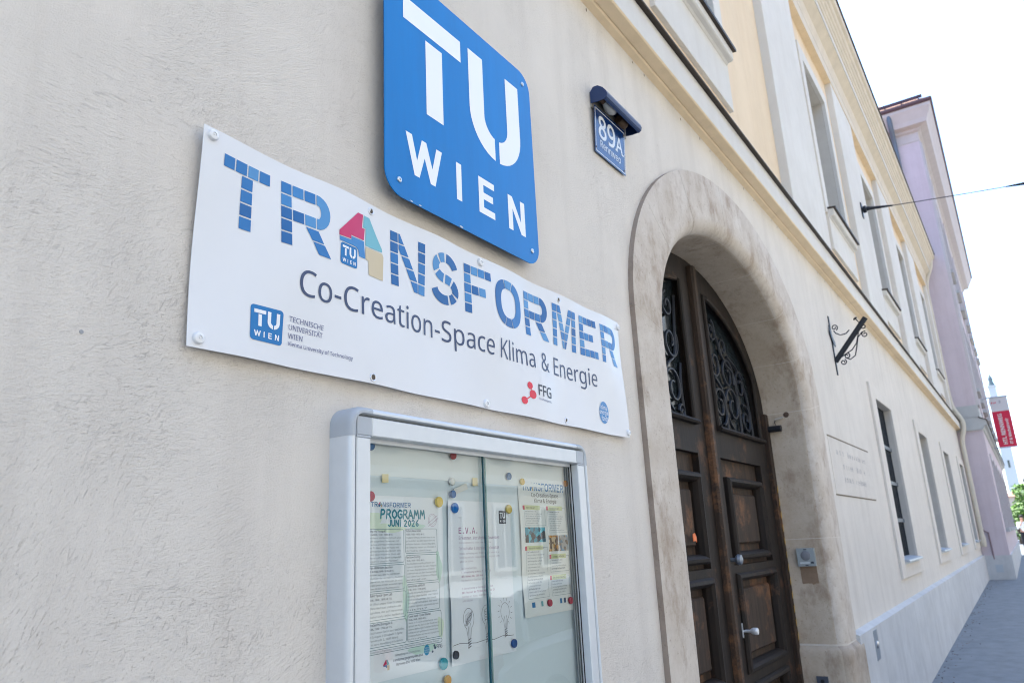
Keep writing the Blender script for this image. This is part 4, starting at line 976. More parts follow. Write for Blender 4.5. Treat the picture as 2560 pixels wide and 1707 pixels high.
put_text(gs, 'Anmeldung und Informationen:', 1.420, 1.5720, .0050, PP, .090, res=1); put_text(gb, 'transformer.project.tuwien.ac.at', 1.412, 1.5610, .0056, PP, .108, offset=.006, res=2); put_text(gb, 'Rennweg 89a, 1030 Wien', 1.424, 1.5510, .0054, PP, .085, offset=.006, res=2)
put_text(gb, 'FFG', 1.572, 1.5715, .0085, PP, .020, offset=.008)
for x, z, r_ in ((1.563, 1.579, .0036), (1.566, 1.5735, .0042), (1.556, 1.5655, .0036)): gb.flat(disc(x, z, r_, r_ * .8, 10), PP)
drape(go, f1, .02).build('box_lines', mat('print_line', (.10, .22, .30), .5), t, fix=False); drape(gb, f1, 0).build('bold_text', ink, t, fix=False); drape(gs, f1, 0).build('body_text', soft, t, fix=False)
gg = G(); gg.flat(disc(1.534, 1.5720, .0105, .0125), PP); put_text(gg, 'klima', 1.5265, 1.5755, .0035, PP - .0003, .014, mi=1); put_text(gg, 'energie', 1.5255, 1.5705, .0035, PP - .0003, .017, mi=1); put_text(gg, 'fonds', 1.5275, 1.5655, .0035, PP - .0003, .013, mi=1); drape(gg, f1, 0).build('fund_emblem', [mat('print_cyan', (.03, .32, .62), .5), pap], t, fix=False)
gg = G()
for k, (m_, pl) in enumerate(ICON): gg.flat([(1.379 + (x - 1.2098) * .125, 1.545 + (z - 2.5048) * .145) for x, z in pl[::-1]], PP, k)
drape(gg, f1, 0).build('house_emblem', [magenta, teal, sand, B3], t, fix=False)
# E.V.A. poster
def f2(x, z): return PB - .0012 - .0016 * (1 + math.sin((z - 1.5) * 14 + 1.2)) * (1 + .4 * math.sin(x * 9)) - .0060 * max(0, (1.66 - x) / .035) ** 2 * math.exp(-((z - 1.66) / .07) ** 2)
t = paper('workshop_poster', 'pale poster headed E.V.A. with three drawn light bulbs held by magnets', 1.627, 1.929, 1.520, 1.941, f2, pap)
pur = mat('print_purple', (.30, .06, .28), .5); lil = mat('print_lilac', (.32, .24, .42), .5); grey = mat('print_violet_grey', (.42, .40, .52), .5); inkd = mat('print_pen', (.045, .05, .09), .5)
FONT[0] = MONO or SANS
gg = G(); put_text(gg, 'E.V.A.', 1.6735, 1.8520, .0165, PP, .085, res=2); put_text(gg, 'Erkennen,Verstehen,Anwenden', 1.6740, 1.8360, .0090, PP, .192, res=2, mi=1); put_text(gg, 'Orientierungspunkte für Schüler_innen ab 12 Jahren', 1.6750, 1.8255, .0045, PP, .150, res=1, mi=2)
put_text(gg, 'Infrastruktur & digitale Transformation', 1.6765, 1.8085, .0078, PP, .187, res=2, mi=1)
for k, ln in enumerate(('Entdecke, wie Forschung an der TU Wien funktioniert und wie sie zur', 'Entwicklung technischer Lösungen beiträgt und wie digitale Systeme', 'geben sie stärken')): put_text(gg, ln, 1.6770, 1.7965 - k * .0105, .0048, PP, .188 if k < 2 else .06, res=1, mi=2)
for k, (ln, mi, wd) in enumerate((('Zwei Informationstermine:', 2, .070), ('1. Informationstag am Montag 22. Juni 2026', 1, .135), ('ORT: Rennweg 89a, 1030 Wien', 0, .098), ('Eine Anmeldung im Transformer der TU Wien', 2, .126), ('', 2, 0), ('2. Informationstag am Dienstag 23. Juni 2026', 1, .143), ('ORT: Festsaal der TU Wien, Karlsplatz 13', 0, .150), ('Anmeldung mit Klasse, Gesamtlänge ca. 3h', 2, .135), ('in der Bibliothek', 2, .045))):
    if ln: put_text(gg, ln, 1.6830, 1.7570 - k * .0105, .0052, PP, wd, res=1, mi=mi)
drape(gg, f2, 0).build('text', [pur, lil, grey], t, fix=False); FONT[0] = SANS
gg = G(); gg.flat(rrect(1.8685, 1.9045, 1.8790, 1.9160, .002), PP, 0); put_tu(gg, 1.8685, 1.9045, 1.8790, 1.9160, PP - .0003, 1); drape(gg, f2, .03).build('logo', [mat('print_dark_navy', (.025, .03, .06), .5), pap], t, fix=False)
gg = G(); lw = .0010
def bulb(cx, cz, r, kind, mi=0):
    o = [(cx + r * 1.0 * math.sin(a), cz - r * 1.15 * math.cos(a)) for a in [R(28) + R(304) * k / 26 for k in range(27)]]
    ribbon(gg, [(cx + .25 * r * 1.0, cz - 2.1 * r)] + o[:1] + o + [(cx - .25 * r, cz - 2.1 * r)], lw, PP, mi, 6)
    for k in range(4): z = cz - 2.2 * r - k * r * .27; ribbon(gg, [(cx - .32 * r, z - .05 * r), (cx + .32 * r, z + .08 * r), (cx - .3 * r, z - .17 * r)], lw * 1.3, PP, mi, 6)
    if kind == 0:
        q = random.Random(5); px_, pz_ = cx, cz; pts = []
        for k in range(58): a = k * .83; rr_ = r * (.18 + .62 * q.random()); pts.append((cx + rr_ * math.cos(a), cz + rr_ * 1.05 * math.sin(a * 1.07)))
        ribbon(gg, pts, lw * .5, PP, mi, 4)
    if kind == 1: ribbon(gg, [(cx + .45 * r * math.cos(a), cz + .65 * r - a * r * .047 + .13 * r * math.sin(a)) for a in [k * .45 for k in range(64)]], lw, PP, mi, 4)
    if kind == 2:
        for a in range(-60, 250, 26): ribbon(gg, [(cx + 1.35 * r * math.cos(R(a)), cz + 1.45 * r * math.sin(R(a))), (cx + 1.7 * r * math.cos(R(a)), cz + 1.8 * r * math.sin(R(a)))], lw, PP, mi, 4)
    ribbon(gg, [(cx - .1 * r, cz - 2.1 * r), (cx - .15 * r, cz - .9 * r), (cx - .3 * r, cz - .5 * r)], lw, PP, mi, 4); ribbon(gg, [(cx + .1 * r, cz - 2.1 * r), (cx + .15 * r, cz - .9 * r), (cx + .3 * r, cz - .5 * r)], lw, PP, mi, 4)
bulb(1.7060, 1.6290, .0235, 0); bulb(1.7890, 1.6320, .0225, 1); bulb(1.8800, 1.6320, .0215, 2)
line = [(1.6330, 1.5690), (1.665, 1.5720), (1.693, 1.5690), (1.735, 1.5650), (1.777, 1.5680), (1.82, 1.5640), (1.863, 1.5690), (1.89, 1.5660), (1.918, 1.5650)]
ribbon(gg, line, lw * 1.2, PP)
drape(gg, f2, .03).build('bulb_drawing', inkd, t, fix=False)
# co-creation poster
def f3(x, z): return PB - .0012 - .0024 * (1 + math.sin((z - 1.6) * 24 + x * 4)) * (.5 + .5 * min(1, max(0, (2.02 - z) / .2)))
t = paper('information_poster', 'narrow printed sheet about the co-creation space with small photos and green headings', 1.980, 2.283, 1.604, 2.020, f3, pap2)
gg = G(); small_logo(gg, 2.002, 2.257, 1.9820, 2.0075, (0, 1, 2, 3)); drape(gg, f3, 0).build('word_mark', [B3, magenta, teal, sand], t, fix=False)
gk, gs, gh = G(), G(), G()
put_text(gk, 'Co-Creation-Space', 2.055, 1.9630, .0130, PP, .165, res=2); put_text(gk, 'Klima & Energie', 2.071, 1.9450, .0130, PP, .137, res=2)
cols3 = [(2.003, 2.128), (2.143, 2.262)]
secs = [(0, 1.936, 1.873, 'Wer sind wir?', 6), (1, 1.936, 1.850, 'Was bieten wir?', 9), (0, 1.812, 1.655, 'Was sind unsere Ziele?', 15), (1, 1.783, 1.728, 'Lernen & Arbeiten', 4), (1, 1.718, 1.655, 'Wo finden Sie uns?', 5)]
fill = ['Der Transformer ist ein', 'Innovationslabor für die Stadt und', 'die Klimawende im Quartier.', 'Gemeinsam gestalten wir Räume', 'und Energie der Zukunft, offen', 'für alle Interessierten im Bezirk.']
for c_, z1, z0, h, n in secs:
    x0, x1 = cols3[c_]; box_outline(gk, x0 + .003, x1, z0, z1 - .006, .0008, .001, 1)
    gh.flat([(x0 + .006, z1 - .014), (x0 + .098, z1 - .014), (x0 + .098, z1), (x0 + .006, z1)], PP - .0002, 0); gh.flat(rrect(x0 - .004, x0 + .007, z1 - .014, z1 - .001, .002), PP - .0003, 1)
    put_text(gk, h, x0 + .016, z1 - .0105, .0060, PP - .0006, res=1)
    p = (z1 - z0 - .020) / n
    for k in range(n): put_text(gs, fill[(k + c_) % 6], x0 + .009, z1 - .021 - p * k, min(.0046, p * .55), PP, (x1 - x0 - .02) * (.62 + .06 * ((k * 5 + c_) % 6)), res=1, mi=k % 3 == 0)
drape(gh, f3, .03).build('headings', [mat('print_pale_green', (.58, .66, .38), .5), mat('print_rose', (.55, .05, .12), .5)], t, fix=False)
drape(gk, f3, .03).build('heading_text', [mat('print_ink', (.03, .035, .06)), mat('print_line', (.10, .22, .30))], t, fix=False); drape(gs, f3, 0).build('body_text', [soft, ink], t, fix=False)
for pl, m_ in (([(2.002, 1.822), (2.120, 1.822), (2.120, 1.868), (2.002, 1.868)], 'photo_blue'), ([(2.138, 1.792), (2.198, 1.792), (2.198, 1.842), (2.138, 1.842)], 'photo_warm'), ([(2.202, 1.792), (2.260, 1.792), (2.260, 1.842), (2.202, 1.842)], 'photo_cool')):
    gg = G(); gg.flat(pl, PP); drape(gg, f3, .03).build('printed_photo', MATS[m_], t, fix=False)
gg = G()
for k, (x, mi) in enumerate(((2.022, 0), (2.028, 0), (2.075, 1), (2.190, 0), (2.215, 2))): gg.flat([(x, 1.630), (x + .012, 1.630), (x + .012, 1.645), (x, 1.645)], PP - .0001 * k, mi)
drape(gg, f3, 0).build('small_logos', [B3, teal, ink], t, fix=False)
# long blank sheet behind, folded down from the top
def f4(x, z): return PB - .0004 - .0014 * max(0, (2.03 - z) / .04) * (1 + math.sin(x * 13))
t = paper('blank_sheet', 'long blank white paper strip along the top of the notice board', 1.29, 2.272, 1.994, 2.070, f4, mat('board_paper', (.72, .79, .82), .6), cat='paper', n=(40, 6))
# sticky notes and card
for nm, lb, cx_, cz_, s_ in (('paper_note', 'small pale yellow note on the blank strip above the programme poster', 1.3840, 1.9880, .022), ('paper_note', 'small pale yellow note beside the glass edge in the notice board', 1.7540, 1.9960, .024)):
    g = G(); y = -.0165; g.prism([(cx_ - s_ / 2, cz_ - s_ / 2), (cx_ + s_ / 2, cz_ - s_ / 2 + .001), (cx_ + s_ / 2, cz_ + s_ / 2), (cx_ - s_ / 2, cz_ + s_ / 2 - .001)], y, y + .0006, 'y')
    tag(g.build(nm, mat('yellow_note', (.74, .66, .38), .7), origin=(cx_, y, cz_)), lb, 'note')
g = G(); g.prism([(1.652, 1.972), (1.710, 1.990), (1.716, 1.974), (1.662, 1.958)], -.0185, -.0165, 'y'); tag(g.build('paper_card', mat('white_card', (.70, .73, .72), .5), origin=(1.685, -.0165, 1.973)), 'tilted white card under the white magnet in the notice board', 'card')
# magnets
MG = [(1.3298, 2.064, (.03, .14, .36), .0115, 'blue magnet half hidden by the frame at the top left of the notice board'),
      (1.6522, 2.0643, (.30, .02, .03), .0115, 'dark red magnet near the top edge of the notice board'),
      (1.6439, 1.992, (.66, .69, .68), .0110, 'white magnet above the tilted card'),
      (1.6466, 1.9574, (.01, .14, .42), .0105, 'small blue magnet just below the tilted card'),
      (1.5857, 1.935, (.68, .52, .06), .0140, 'yellow magnet on the top right corner of the programme poster'),
      (1.6529, 1.9205, (.006, .17, .58), .0140, 'bright blue magnet on the top left corner of the E.V.A. poster'),
      (1.9233, 2.0202, (.05, .16, .36), .0110, 'blue magnet left of the information sheet'),
      (1.9961, 2.0072, (.66, .46, .06), .0105, 'yellow magnet on the top left corner of the information sheet'),
      (2.2667, 2.0132, (.62, .26, .03), .0110, 'orange magnet on the top right corner of the information sheet'),
      (1.9146, 1.9214, (.68, .54, .12), .0135, 'yellow magnet touching the dark logo of the E.V.A. poster'),
      (1.9111, 1.5427, (.01, .08, .32), .0120, 'deep blue magnet on the lower right corner of the E.V.A. poster'),
      (1.6413, 1.5464, (.016, .022, .045), .0105, 'black magnet on the lower left corner of the E.V.A. poster'),
      (1.5903, 1.5324, (.01, .36, .46), .0145, 'turquoise magnet on the lower right corner of the programme poster'),
      (1.6050, 1.4918, (.66, .36, .02), .0120, 'amber magnet below the posters on the bare board'),
      (1.3292, 1.9423, (.42, .03, .10), .0125, 'crimson magnet half hidden by the frame beside the programme poster'),
      (2.1197, 1.6368, (.42, .05, .09), .0110, 'red magnet at the foot of the information sheet, left of two'),
      (2.2500, 1.6339, (.42, .05, .09), .0110, 'red magnet at the foot of the information sheet, right of two')]
for i, (x, z, c_, r_, lb) in enumerate(MG):
    y0 = PB - .0052; g = G(); g.lathe([(r_ * .96, 0), (r_, .001), (r_, .005), (r_ * .93, .0068), (r_ * .75, .0074), (r_ * .70, .0068), (.001, .0066)], (x, y0, z), (0, -1, 0), 24)
    tag(g.build('magnet', mat('magnet_%d' % i, c_, .35), smooth=True, origin=(x, y0, z)), lb, 'magnet', 'round magnets in the notice board')

# ------------------------------------------------------------------ wrought-iron flag bracket
fb = thing('flag_bracket', 'black wrought iron flag pole bracket with scrolls on the wall right of the portal', 'bracket', (7.69, 0, 3.29))
BXX = 7.69
g = G(); g.cbox(BXX - .018, BXX + .018, -.010, 0, 3.285, 3.885, .003); g.build('back_plate', IRON(), fb)
g = G(); g.prism([(BXX - .10, 3.70), (BXX - .07, 3.66), (BXX + .0, 3.60), (BXX + .09, 3.585), (BXX + .09, 3.63), (BXX + .02, 3.66), (BXX - .05, 3.73), (BXX - .10, 3.77)], -.016, -.010, 'y'); g.build('cross_plate', IRON(), fb)
g = G(); a, b = Vector((BXX, -.004, 3.42)), Vector((BXX, -.335, 3.80)); g.tube([a, b], .026, 12); g.build('pole_socket', IRON(), fb, smooth=True)
g = G(); q = Vector((BXX, -.28, 3.755)); g.tube([q, q + Vector((-.01, .03, .045))], .005, 8); g.lathe([(.006, 0), (.02, .004), (.022, .01), (.012, .018)], q + Vector((-.01, .03, .045)), (0, .5, .8), 10); g.build('wing_screw', IRON(), fb, smooth=True)
def yz(pts, r=.0055): g = G(); g.tube([(BXX, y, z) for y, z in pts], r, 6); g.build('scroll', IRON(), fb, smooth=True)
def curl(cy, cz, r, a0, turns, sg): return [(cy + r * (1 - .75 * t) * math.cos(a0 + sg * turns * 6.283 * t), cz + r * (1 - .75 * t) * math.sin(a0 + sg * turns * 6.283 * t)) for t in [k / 20 for k in range(21)]]
yz(curl(-.045, 3.76, .032, R(250), 1.3, -1)); yz([(-.034, 3.73), (-.05, 3.70), (-.09, 3.675), (-.14, 3.68), (-.175, 3.71)])
yz(curl(-.075, 3.405, .03, R(120), 1.3, 1)); yz(curl(-.115, 3.46, .03, R(100), 1.2, 1)); yz([(-.03, 3.44), (-.09, 3.47), (-.17, 3.51), (-.22, 3.57), (-.25, 3.66), (-.262, 3.72)])
yz(curl(-.305, 3.64, .032, R(110), 1.3, -1)); yz(curl(-.305, 3.72, .028, R(100), 1.3, -1)); yz([(-.10, 3.445), (-.14, 3.42), (-.19, 3.45), (-.215, 3.53), (-.24, 3.62), (-.285, 3.668)])

# ------------------------------------------------------------------ worn wall plaque
pq = thing('wall_plaque', 'worn pale inscription plaque with faint lettering between portal and first barred window', 'plaque', (7.7, 0, 2.12))
g = G(); g.cbox(6.765, 8.640, -.004, 0.0, 2.125, 2.608, .002); g.build('slab', MATS['wall_plaster'], pq)
gm = mat('shadow_joint', (.20, .16, .11), .9, var=.4, vscale=8)  # gap shadow along the slab painted as dark brown bars
for q in ((6.752, 8.65, 2.608, 2.622), (6.752, 8.65, 2.113, 2.125)): g = G(); g.box(q[0], q[1], -.0025, 0.0, q[2], q[3]); g.build('joint', gm, pq)
g = G(); g.box(8.640, 8.652, -.002, 0, 2.125, 2.608); g.build('joint', mat('faint_joint', (.40, .36, .31), .9), pq)
rnd = random.Random(21); fl = mat('faint_letter', (.36, .35, .36), .9)
for zc, xa, xb, h in ((2.49, 7.02, 8.38, .05), (2.375, 7.22, 8.33, .055), (2.26, 7.20, 8.22, .055)):
    x = xa
    while x < xb:
        wd = rnd.uniform(.03, .07)
        if rnd.random() < .8:
            g = G(); n = rnd.choice((1, 2, 2)); 
            for k in range(n): g.flat([(x + k * wd * .55, zc - h * rnd.uniform(.3, .5)), (x + k * wd * .55 + .010, zc - h * rnd.uniform(.3, .5)), (x + k * wd * .55 + .013, zc + h * rnd.uniform(.2, .5)), (x + k * wd * .55 + .003, zc + h * rnd.uniform(.2, .5))], -.0046)
            if n == 2: zz = zc + rnd.uniform(-.3, .4) * h; g.flat([(x, zz), (x + wd * .55, zz), (x + wd * .55, zz + .009), (x, zz + .009)], -.0048)
            g.build('faint_letter', fl, pq)
        x += wd * 1.25

# ------------------------------------------------------------------ small fittings at the portal
ic = thing('intercom', 'grey square door intercom with round loudspeaker on the portal reveal', 'intercom', (6.13, .157, 1.58))
gi = mat('intercom_grey', (.36, .40, .42), .45, metal=.25)
def xbox(g, y0, y1, z0, z1, x0, x1): g.box(x0, x1, y0, y1, z0, z1)
g = G(); g.box(6.098, 6.132, .093, .221, 1.581, 1.712); g.build('housing', gi, ic)
g = G(); g.lathe([(.036, 0), (.036, .002), (.033, .0035), (.001, .003)], (6.098, .157, 1.658), (-1, 0, 0), 24); g.build('loudspeaker', mat('speaker_grey', (.20, .21, .24), .6), ic, smooth=True)
g = G(); g.box(6.0965, 6.099, .135, .205, 1.600, 1.612); g.build('name_strip', mat('pale_strip', (.6, .65, .68), .4), ic)
g = G(); g.box(6.0955, 6.0985, .105, .125, 1.600, 1.614); g.build('bell_button', mat('dark_button', (.05, .06, .08), .4), ic)
for z in (1.703, 1.588): g = G(); g.box(6.0965, 6.0985, .145, .168, z - .003, z + .003); g.build('slot', mat('dark_button', (.05, .06, .08)), ic)
g = G(); rnd = random.Random(5)
pl = [(.097, 1.58), (.218, 1.58), (.216, 1.46)] + [(.21 - .012 * k, 1.452 + rnd.uniform(-.007, .007)) for k in range(10)] + [(.096, 1.46)]
g.prism(pl, 6.1275, 6.1295, 'x'); tag(g.build('bare_patch', mat('brown_patch', (.27, .19, .13), .9, var=.2, vscale=30), origin=(6.128, .157, 1.45)), 'brown bare patch on the portal reveal below the intercom', 'patch')
ds = thing('door_sensor', 'black tubular sensor with cable mounted high on the portal reveal beside the door', 'sensor', (6.12, .26, 2.6))
g = G(); g.tube([(6.10, .335, 2.632), (6.10, .20, 2.630)], .025, 14); g.build('tube', mat('black_plastic', (.012, .014, .02), .4), ds, smooth=True)
g = G(); g.tube([(6.108, .24, 2.703), (6.108, .175, 2.714)], .008, 8); g.build('cable_sleeve', mat('pale_sleeve', (.5, .47, .42), .5), ds)
g = G(); g.tube([(6.108, .238, 2.655), (6.112, .25, 2.68), (6.108, .238, 2.704)], .003, 6); g.build('cable', mat('black_plastic', (.012, .014, .02)), ds)
g = G(); g.lathe([(.022, 0), (.015, .004), (.002, .005)], (6.128, .155, 2.735), (-1, 0, 0), 12); g.build('cable_hole', mat('hole_brown', (.09, .06, .045), .9), ds)
ks = thing('key_plate', 'narrow steel key switch plate set in the grey plinth beside the portal', 'plate', (7.1, -.055, .8))
g = G(); g.cbox(7.035, 7.195, -.0575, -.0535, .80, 1.028, .0008); g.build('plate', mat('steel_plate', (.20, .24, .30), .4, metal=.3), ks)
g = G(); g.lathe([(.030, 0), (.030, .006), (.024, .012), (.012, .014)], (7.115, -.0575, .915), (0, -1, 0), 16); g.build('cylinder', STEEL(), ks, smooth=True)
g = G(); g.box(6.088, 6.0995, .125, .205, .74, .818); g.lathe([(.014, 0), (.014, .002), (.002, .003)], (6.088, .165, .785), (-1, 0, 0), 12, 1); tag(g.build('socket_plate', [mat('slate_plate', (.07, .08, .11), .5), mat('black_plastic', (.012, .014, .02))], origin=(6.1, .165, .74)), 'dark square socket plate low on the portal base stone', 'plate')

# ------------------------------------------------------------------ span wires over the street
def wire(name, lb, x, y0, z0, y1, z1, iso):
    t = thing(name, lb, 'wire', (x, y0, z0))
    g = G(); n = 40; L = abs(y1 - y0); sag = lambda d: z0 - .132 * d + .132 / L * d * d
    g.tube([(x, y0 - L * k / n, sag(L * k / n)) for k in range(n + 1)], .007, 6); g.build('cable', mat('wire_grey', (.05, .05, .06), .5), t)
    if iso:
        g = G(); g.cbox(x - .05, x + .05, -.036, -.02, z0 - .13, z0 + .11, .004); g.build('anchor_plate', IRON(), t)
        g = G(); g.lathe([(.03, 0), (.055, .01), (.055, .05), (.035, .06), (.03, .10)], (x, -.036, z0), (0, -1, 0), 12); g.build('anchor_eye', IRON(), t, smooth=True)
        g = G(); g.tube([(x, -.1, z0), (x, -.45, sag(.42))], [.030, .012], 8); g.build('insulator', IRON(), t, smooth=True)
        g = G(); g.tube([(x, -1.85, sag(1.82)), (x, -2.15, sag(2.12)), (x, -2.6, sag(2.57))], [.010, .028, .010], 8); g.build('insulator', IRON(), t, smooth=True)
wire('span_wire', 'overhead span wire anchored to the upper wall of the cream house', 11.8, -.03, 6.54, -15.0, 6.6, True)
wire('span_wire', 'thin overhead wire far down the street right of the red flag banner', 41.0, -.7, 9.6, -15.0, 9.4, False)

# ------------------------------------------------------------------ pink house, standing forward, turned half a degree
pink = thing('pink_building', 'tall pink plastered house with white trim standing forward beyond the cream house', 'building', (23.4, -.575, 0))
PX0, PX1 = 23.40, 42.4
pm = MATS['pink_plaster']; trim = mat('pink_white_trim', (.52, .485, .50), .85, var=.1, vscale=4); grey = mat('grey_trim', (.44, .45, .46), .85, var=.12, vscale=5)
def solid(name, x0, x1, y0, y1, z0, z1, m, parent=pink): g = G(); g.box(x0, x1, y0, y1, z0, z1); return g.build(name, m, parent)
solid('wall', PX0, PX1, -.575, 9, 4.5, 13.4, pm); solid('ground_floor_wall', PX0 + .002, PX1, -.60, 9, 1.0, 4.32, pm)
solid('plinth', PX0 - .03, PX1, -.635, 9, -.2, 1.09, MATS['plinth_plaster'])
g = G(); P = [(-.575, 4.62), (-.60, 4.60), (-.68, 4.55), (-.72, 4.52), (-.72, 4.40), (-.66, 4.38), (-.63, 4.30), (-.60, 4.28)]
g.sweep_open(P, PX0 - .06, PX1, 'x'); g.add([(PX0 - .06, y, z) for y, z in P] + [(PX0 - .06, 2, 4.28), (PX0 - .06, 2, 4.62)], [tuple(range(len(P) + 2))]); g.add([(PX0 - .06, -.6, 4.28), (PX0 + .01, -.6, 4.28), (PX0 + .01, 2, 4.28), (PX0 - .06, 2, 4.28)], [(0, 1, 2, 3)])
g.build('string_course', grey, pink)
g = G(); g.prism([(-.56, 4.63), (-.745, 4.53), (-.75, 4.522), (-.56, 4.60)], PX0 - .09, PX1, 'x'); g.build('flashing', FLASH(), pink)
solid('base_course', PX0 - .02, PX1, -.60, 2, 4.63, 4.95, grey)
# corner pilasters and front mouldings
for x0, x1, y in ((PX0 + .0, PX0 + .9, -.60), (26.6, 27.2, -.60), (31.0, 31.6, -.60), (35.4, 36.0, -.60), (41.2, PX1, -.60)): solid('pilaster', x0 + .001, x1, y - .012, -.57, 4.95, 12.9, trim)
for x0, x1 in ((PX0 + .12, PX0 + .3), (PX0 + .45, PX0 + .75)): solid('pilaster_moulding', x0, x1, -.64, -.60, 4.95, 12.85, trim)
# main cornice on side and front, mitred
CP = [(0, 12.86), (.02, 12.9), (.02, 13.15), (.10, 13.19), (.10, 13.26), (.30, 13.30), (.34, 13.42), (.44, 13.62), (.50, 13.72), (.50, 13.80)]
g = G(); n = len(CP)
g.add([(PX0 - d * .9, 6, z) for d, z in CP] + [(PX0 - d * .9, -.575 - d, z) for d, z in CP] + [(PX1 + d * .3, -.575 - d, z) for d, z in CP] + [(PX1 + d * .3, 6, z) for d, z in CP], [(a * n + k, a * n + k + 1, (a + 1) * n + k + 1, (a + 1) * n + k) for a in range(3) for k in range(n - 1)])
g.build('main_cornice', trim, pink)
gut = mat('purple_brown_gutter', (.075, .035, .045), .45, metal=.2)
g = G()
for pr_ in ([(.46, 13.80), (.54, 13.80), (.56, 13.86), (.54, 13.92), (.46, 13.92)],):
    m_ = len(pr_); g.add([(PX0 - d * .9, 6, z) for d, z in pr_] + [(PX0 - d * .9, -.575 - d, z) for d, z in pr_] + [(PX1 + d * .3, -.575 - d, z) for d, z in pr_], [(a * m_ + k, a * m_ + (k + 1) % m_, (a + 1) * m_ + (k + 1) % m_, (a + 1) * m_ + k) for a in range(2) for k in range(m_)] + [tuple(range(m_))])
g.build('gutter', gut, pink)
g = G(); g.add([(PX0 - .46, 6, 13.93), (PX0 - .46, -1.04, 13.93), (PX1, -1.04, 13.93), (PX1, 6, 13.93), (PX0 + 4.5, 5, 17.3), (PX1 - 4, 5, 17.3)], [(0, 1, 4), (1, 2, 5, 4), (2, 3, 5), (0, 4, 5, 3)]); g.build('roof', tile, pink)
for k in range(5):
    y = -.8 + k * .45; g = G(); g.prism([(y, 13.935), (y + .015, 13.935), (y + .015, 14.10), (y, 14.10)], PX0 - .42, PX0 - .2, 'x'); g.build('snow_guard_bracket', gut, pink)
g = G(); g.prism([(PX0 - .36, 14.03), (PX0 - .34, 14.03), (PX0 - .34, 14.13), (PX0 - .36, 14.13)], -.9, 4, 'y'); g.build('snow_guard', gut, pink)
g = G(); g.tube(arc_path([(PX0 - .38, .05, 13.8), (PX0 - .38, .05, 13.45), (PX0 - .09, .05, 12.95), (PX0 - .09, .05, 9.0)]), .07, 10); g.build('downpipe', mat('blue_grey_pipe', (.12, .15, .20), .5, metal=.2), pink, smooth=50)
g = G(); g.tube([(PX0 - .02, -.12, 1.75), (PX0 - .02, -.16, 1.70), (PX0 - .02, -.24, 1.66), (PX0 - .02, -.25, 1.0)], .018, 8); g.build('cable_pipe', mat('pink_pipe', (.26, .19, .21), .6), pink)
solid('meter_flap', PX0 - .036, PX0 - .03, -.40, -.24, .68, .86, mat('flap_grey', (.40, .44, .49), .6))
def pink_window(x, z0, z1):
    g = G(); g.box(x - .12, x, -.63, -.56, z0 - .1, z1 + .15); g.box(x + 1.1, x + 1.22, -.63, -.56, z0 - .1, z1 + .15); g.box(x, x + 1.1, -.63, -.56, z1, z1 + .15); w_ = g.build('window', trim, pink)
    g = G(); g.box(x - .15, x + 1.25, -.70, -.56, z0 - .1, z0); g.build('sill', grey, w_); g = G(); g.box(x, x + 1.1, -.608, -.60, z0, z1); g.build('pane', pane_m, w_)
    g = G(); g.box(x + .5, x + .6, -.618, -.60, z0, z1); g.build('mullion', frame_m, w_)
for k in range(7):
    x = 24.9 + k * 2.45; pink_window(x, 5.6, 7.6); pink_window(x, 9.2, 11.6); pink_window(x, 1.75, 3.6)
pink.rotation_euler = (0, 0, .0088)

# ------------------------------------------------------------------ red flag banner on the pink house
rf = thing('flag_banner', 'hanging red and white flag banner reading HTL RENNWEG on the pink house', 'flag', (30, -.6, 4.3))
fx = 30.0
cw = mat('flag_white', (.62, .60, .60), .7); cr = mat('flag_red', (.56, .012, .055), .65)
def fw(y, z): return fx + .02 * math.sin((y + z * .4) * 5)
def fgrid(y0, y1, z0, z1, name, m_, dx=0.0, n=(6, 12)):
    g = G(); v = []
    for j in range(n[1] + 1):
        for i in range(n[0] + 1): y = y0 + (y1 - y0) * i / n[0]; z = z0 + (z1 - z0) * j / n[1]; v.append((fw(y, z) + dx, y, z))
    g.add(v, [(j * (n[0] + 1) + i, j * (n[0] + 1) + i + 1, (j + 1) * (n[0] + 1) + i + 1, (j + 1) * (n[0] + 1) + i) for j in range(n[1]) for i in range(n[0])]); return g.build(name, m_, rf, smooth=60)
fgrid(-1.275, -.755, 5.53, 6.0, 'white_field', cw); fgrid(-1.275, -.755, 4.335, 5.53, 'red_field', cr)
g = G(); g.tube([(fx, -.55, 6.02), (fx, -1.32, 6.02)], .02, 8); g.build('pole', STEEL(), rf); g = G(); g.tube([(fx, -.55, 4.32), (fx, -1.30, 4.32)], .015, 8); g.build('pole', STEEL(), rf)
def flag_text(body, yc, zc, cap, length, m_, vertical=True, off=.02):
    v, f = text2d(body, off); x0 = min(p[0] for p in v); x1 = max(p[0] for p in v); s = cap / capheight(); sx = length / (x1 - x0)
    g = G(); pts = []
    for a, b in v:
        u = (a - x0) * sx; w_ = b * s
        y, z = (yc - w_ + cap / 2 if False else yc + cap / 2 - w_, zc + u) if vertical else (yc - u, zc + w_)
        pts.append((y, z))
    # seen from the west, +y lies to the left: reading upwards, letters face that way
    g.add([(fw(y, z) - .006, y, z) for y, z in pts], f); g.build('lettering', m_, rf)
fwm = mat('flag_letter', (.72, .70, .70), .6)
def flag_up(body, y_base, z0, cap, length, m_):
    v, f = text2d(body, .02); x0 = min(p[0] for p in v); x1 = max(p[0] for p in v); s = cap / capheight(); sx = length / (x1 - x0)
    g = G(); g.add([(fw(0, 0) * 0 + fw(y_base + b * s, z0 + (a - x0) * sx) - .006, y_base + b * s, z0 + (a - x0) * sx) for a, b in v], f); g.build('lettering', m_, rf)
flag_up('HTL RENNWEG', -1.02, 4.42, .11, 1.02, fwm); flag_up('IT & Mechatronik', -1.17, 4.42, .075, .86, fwm)
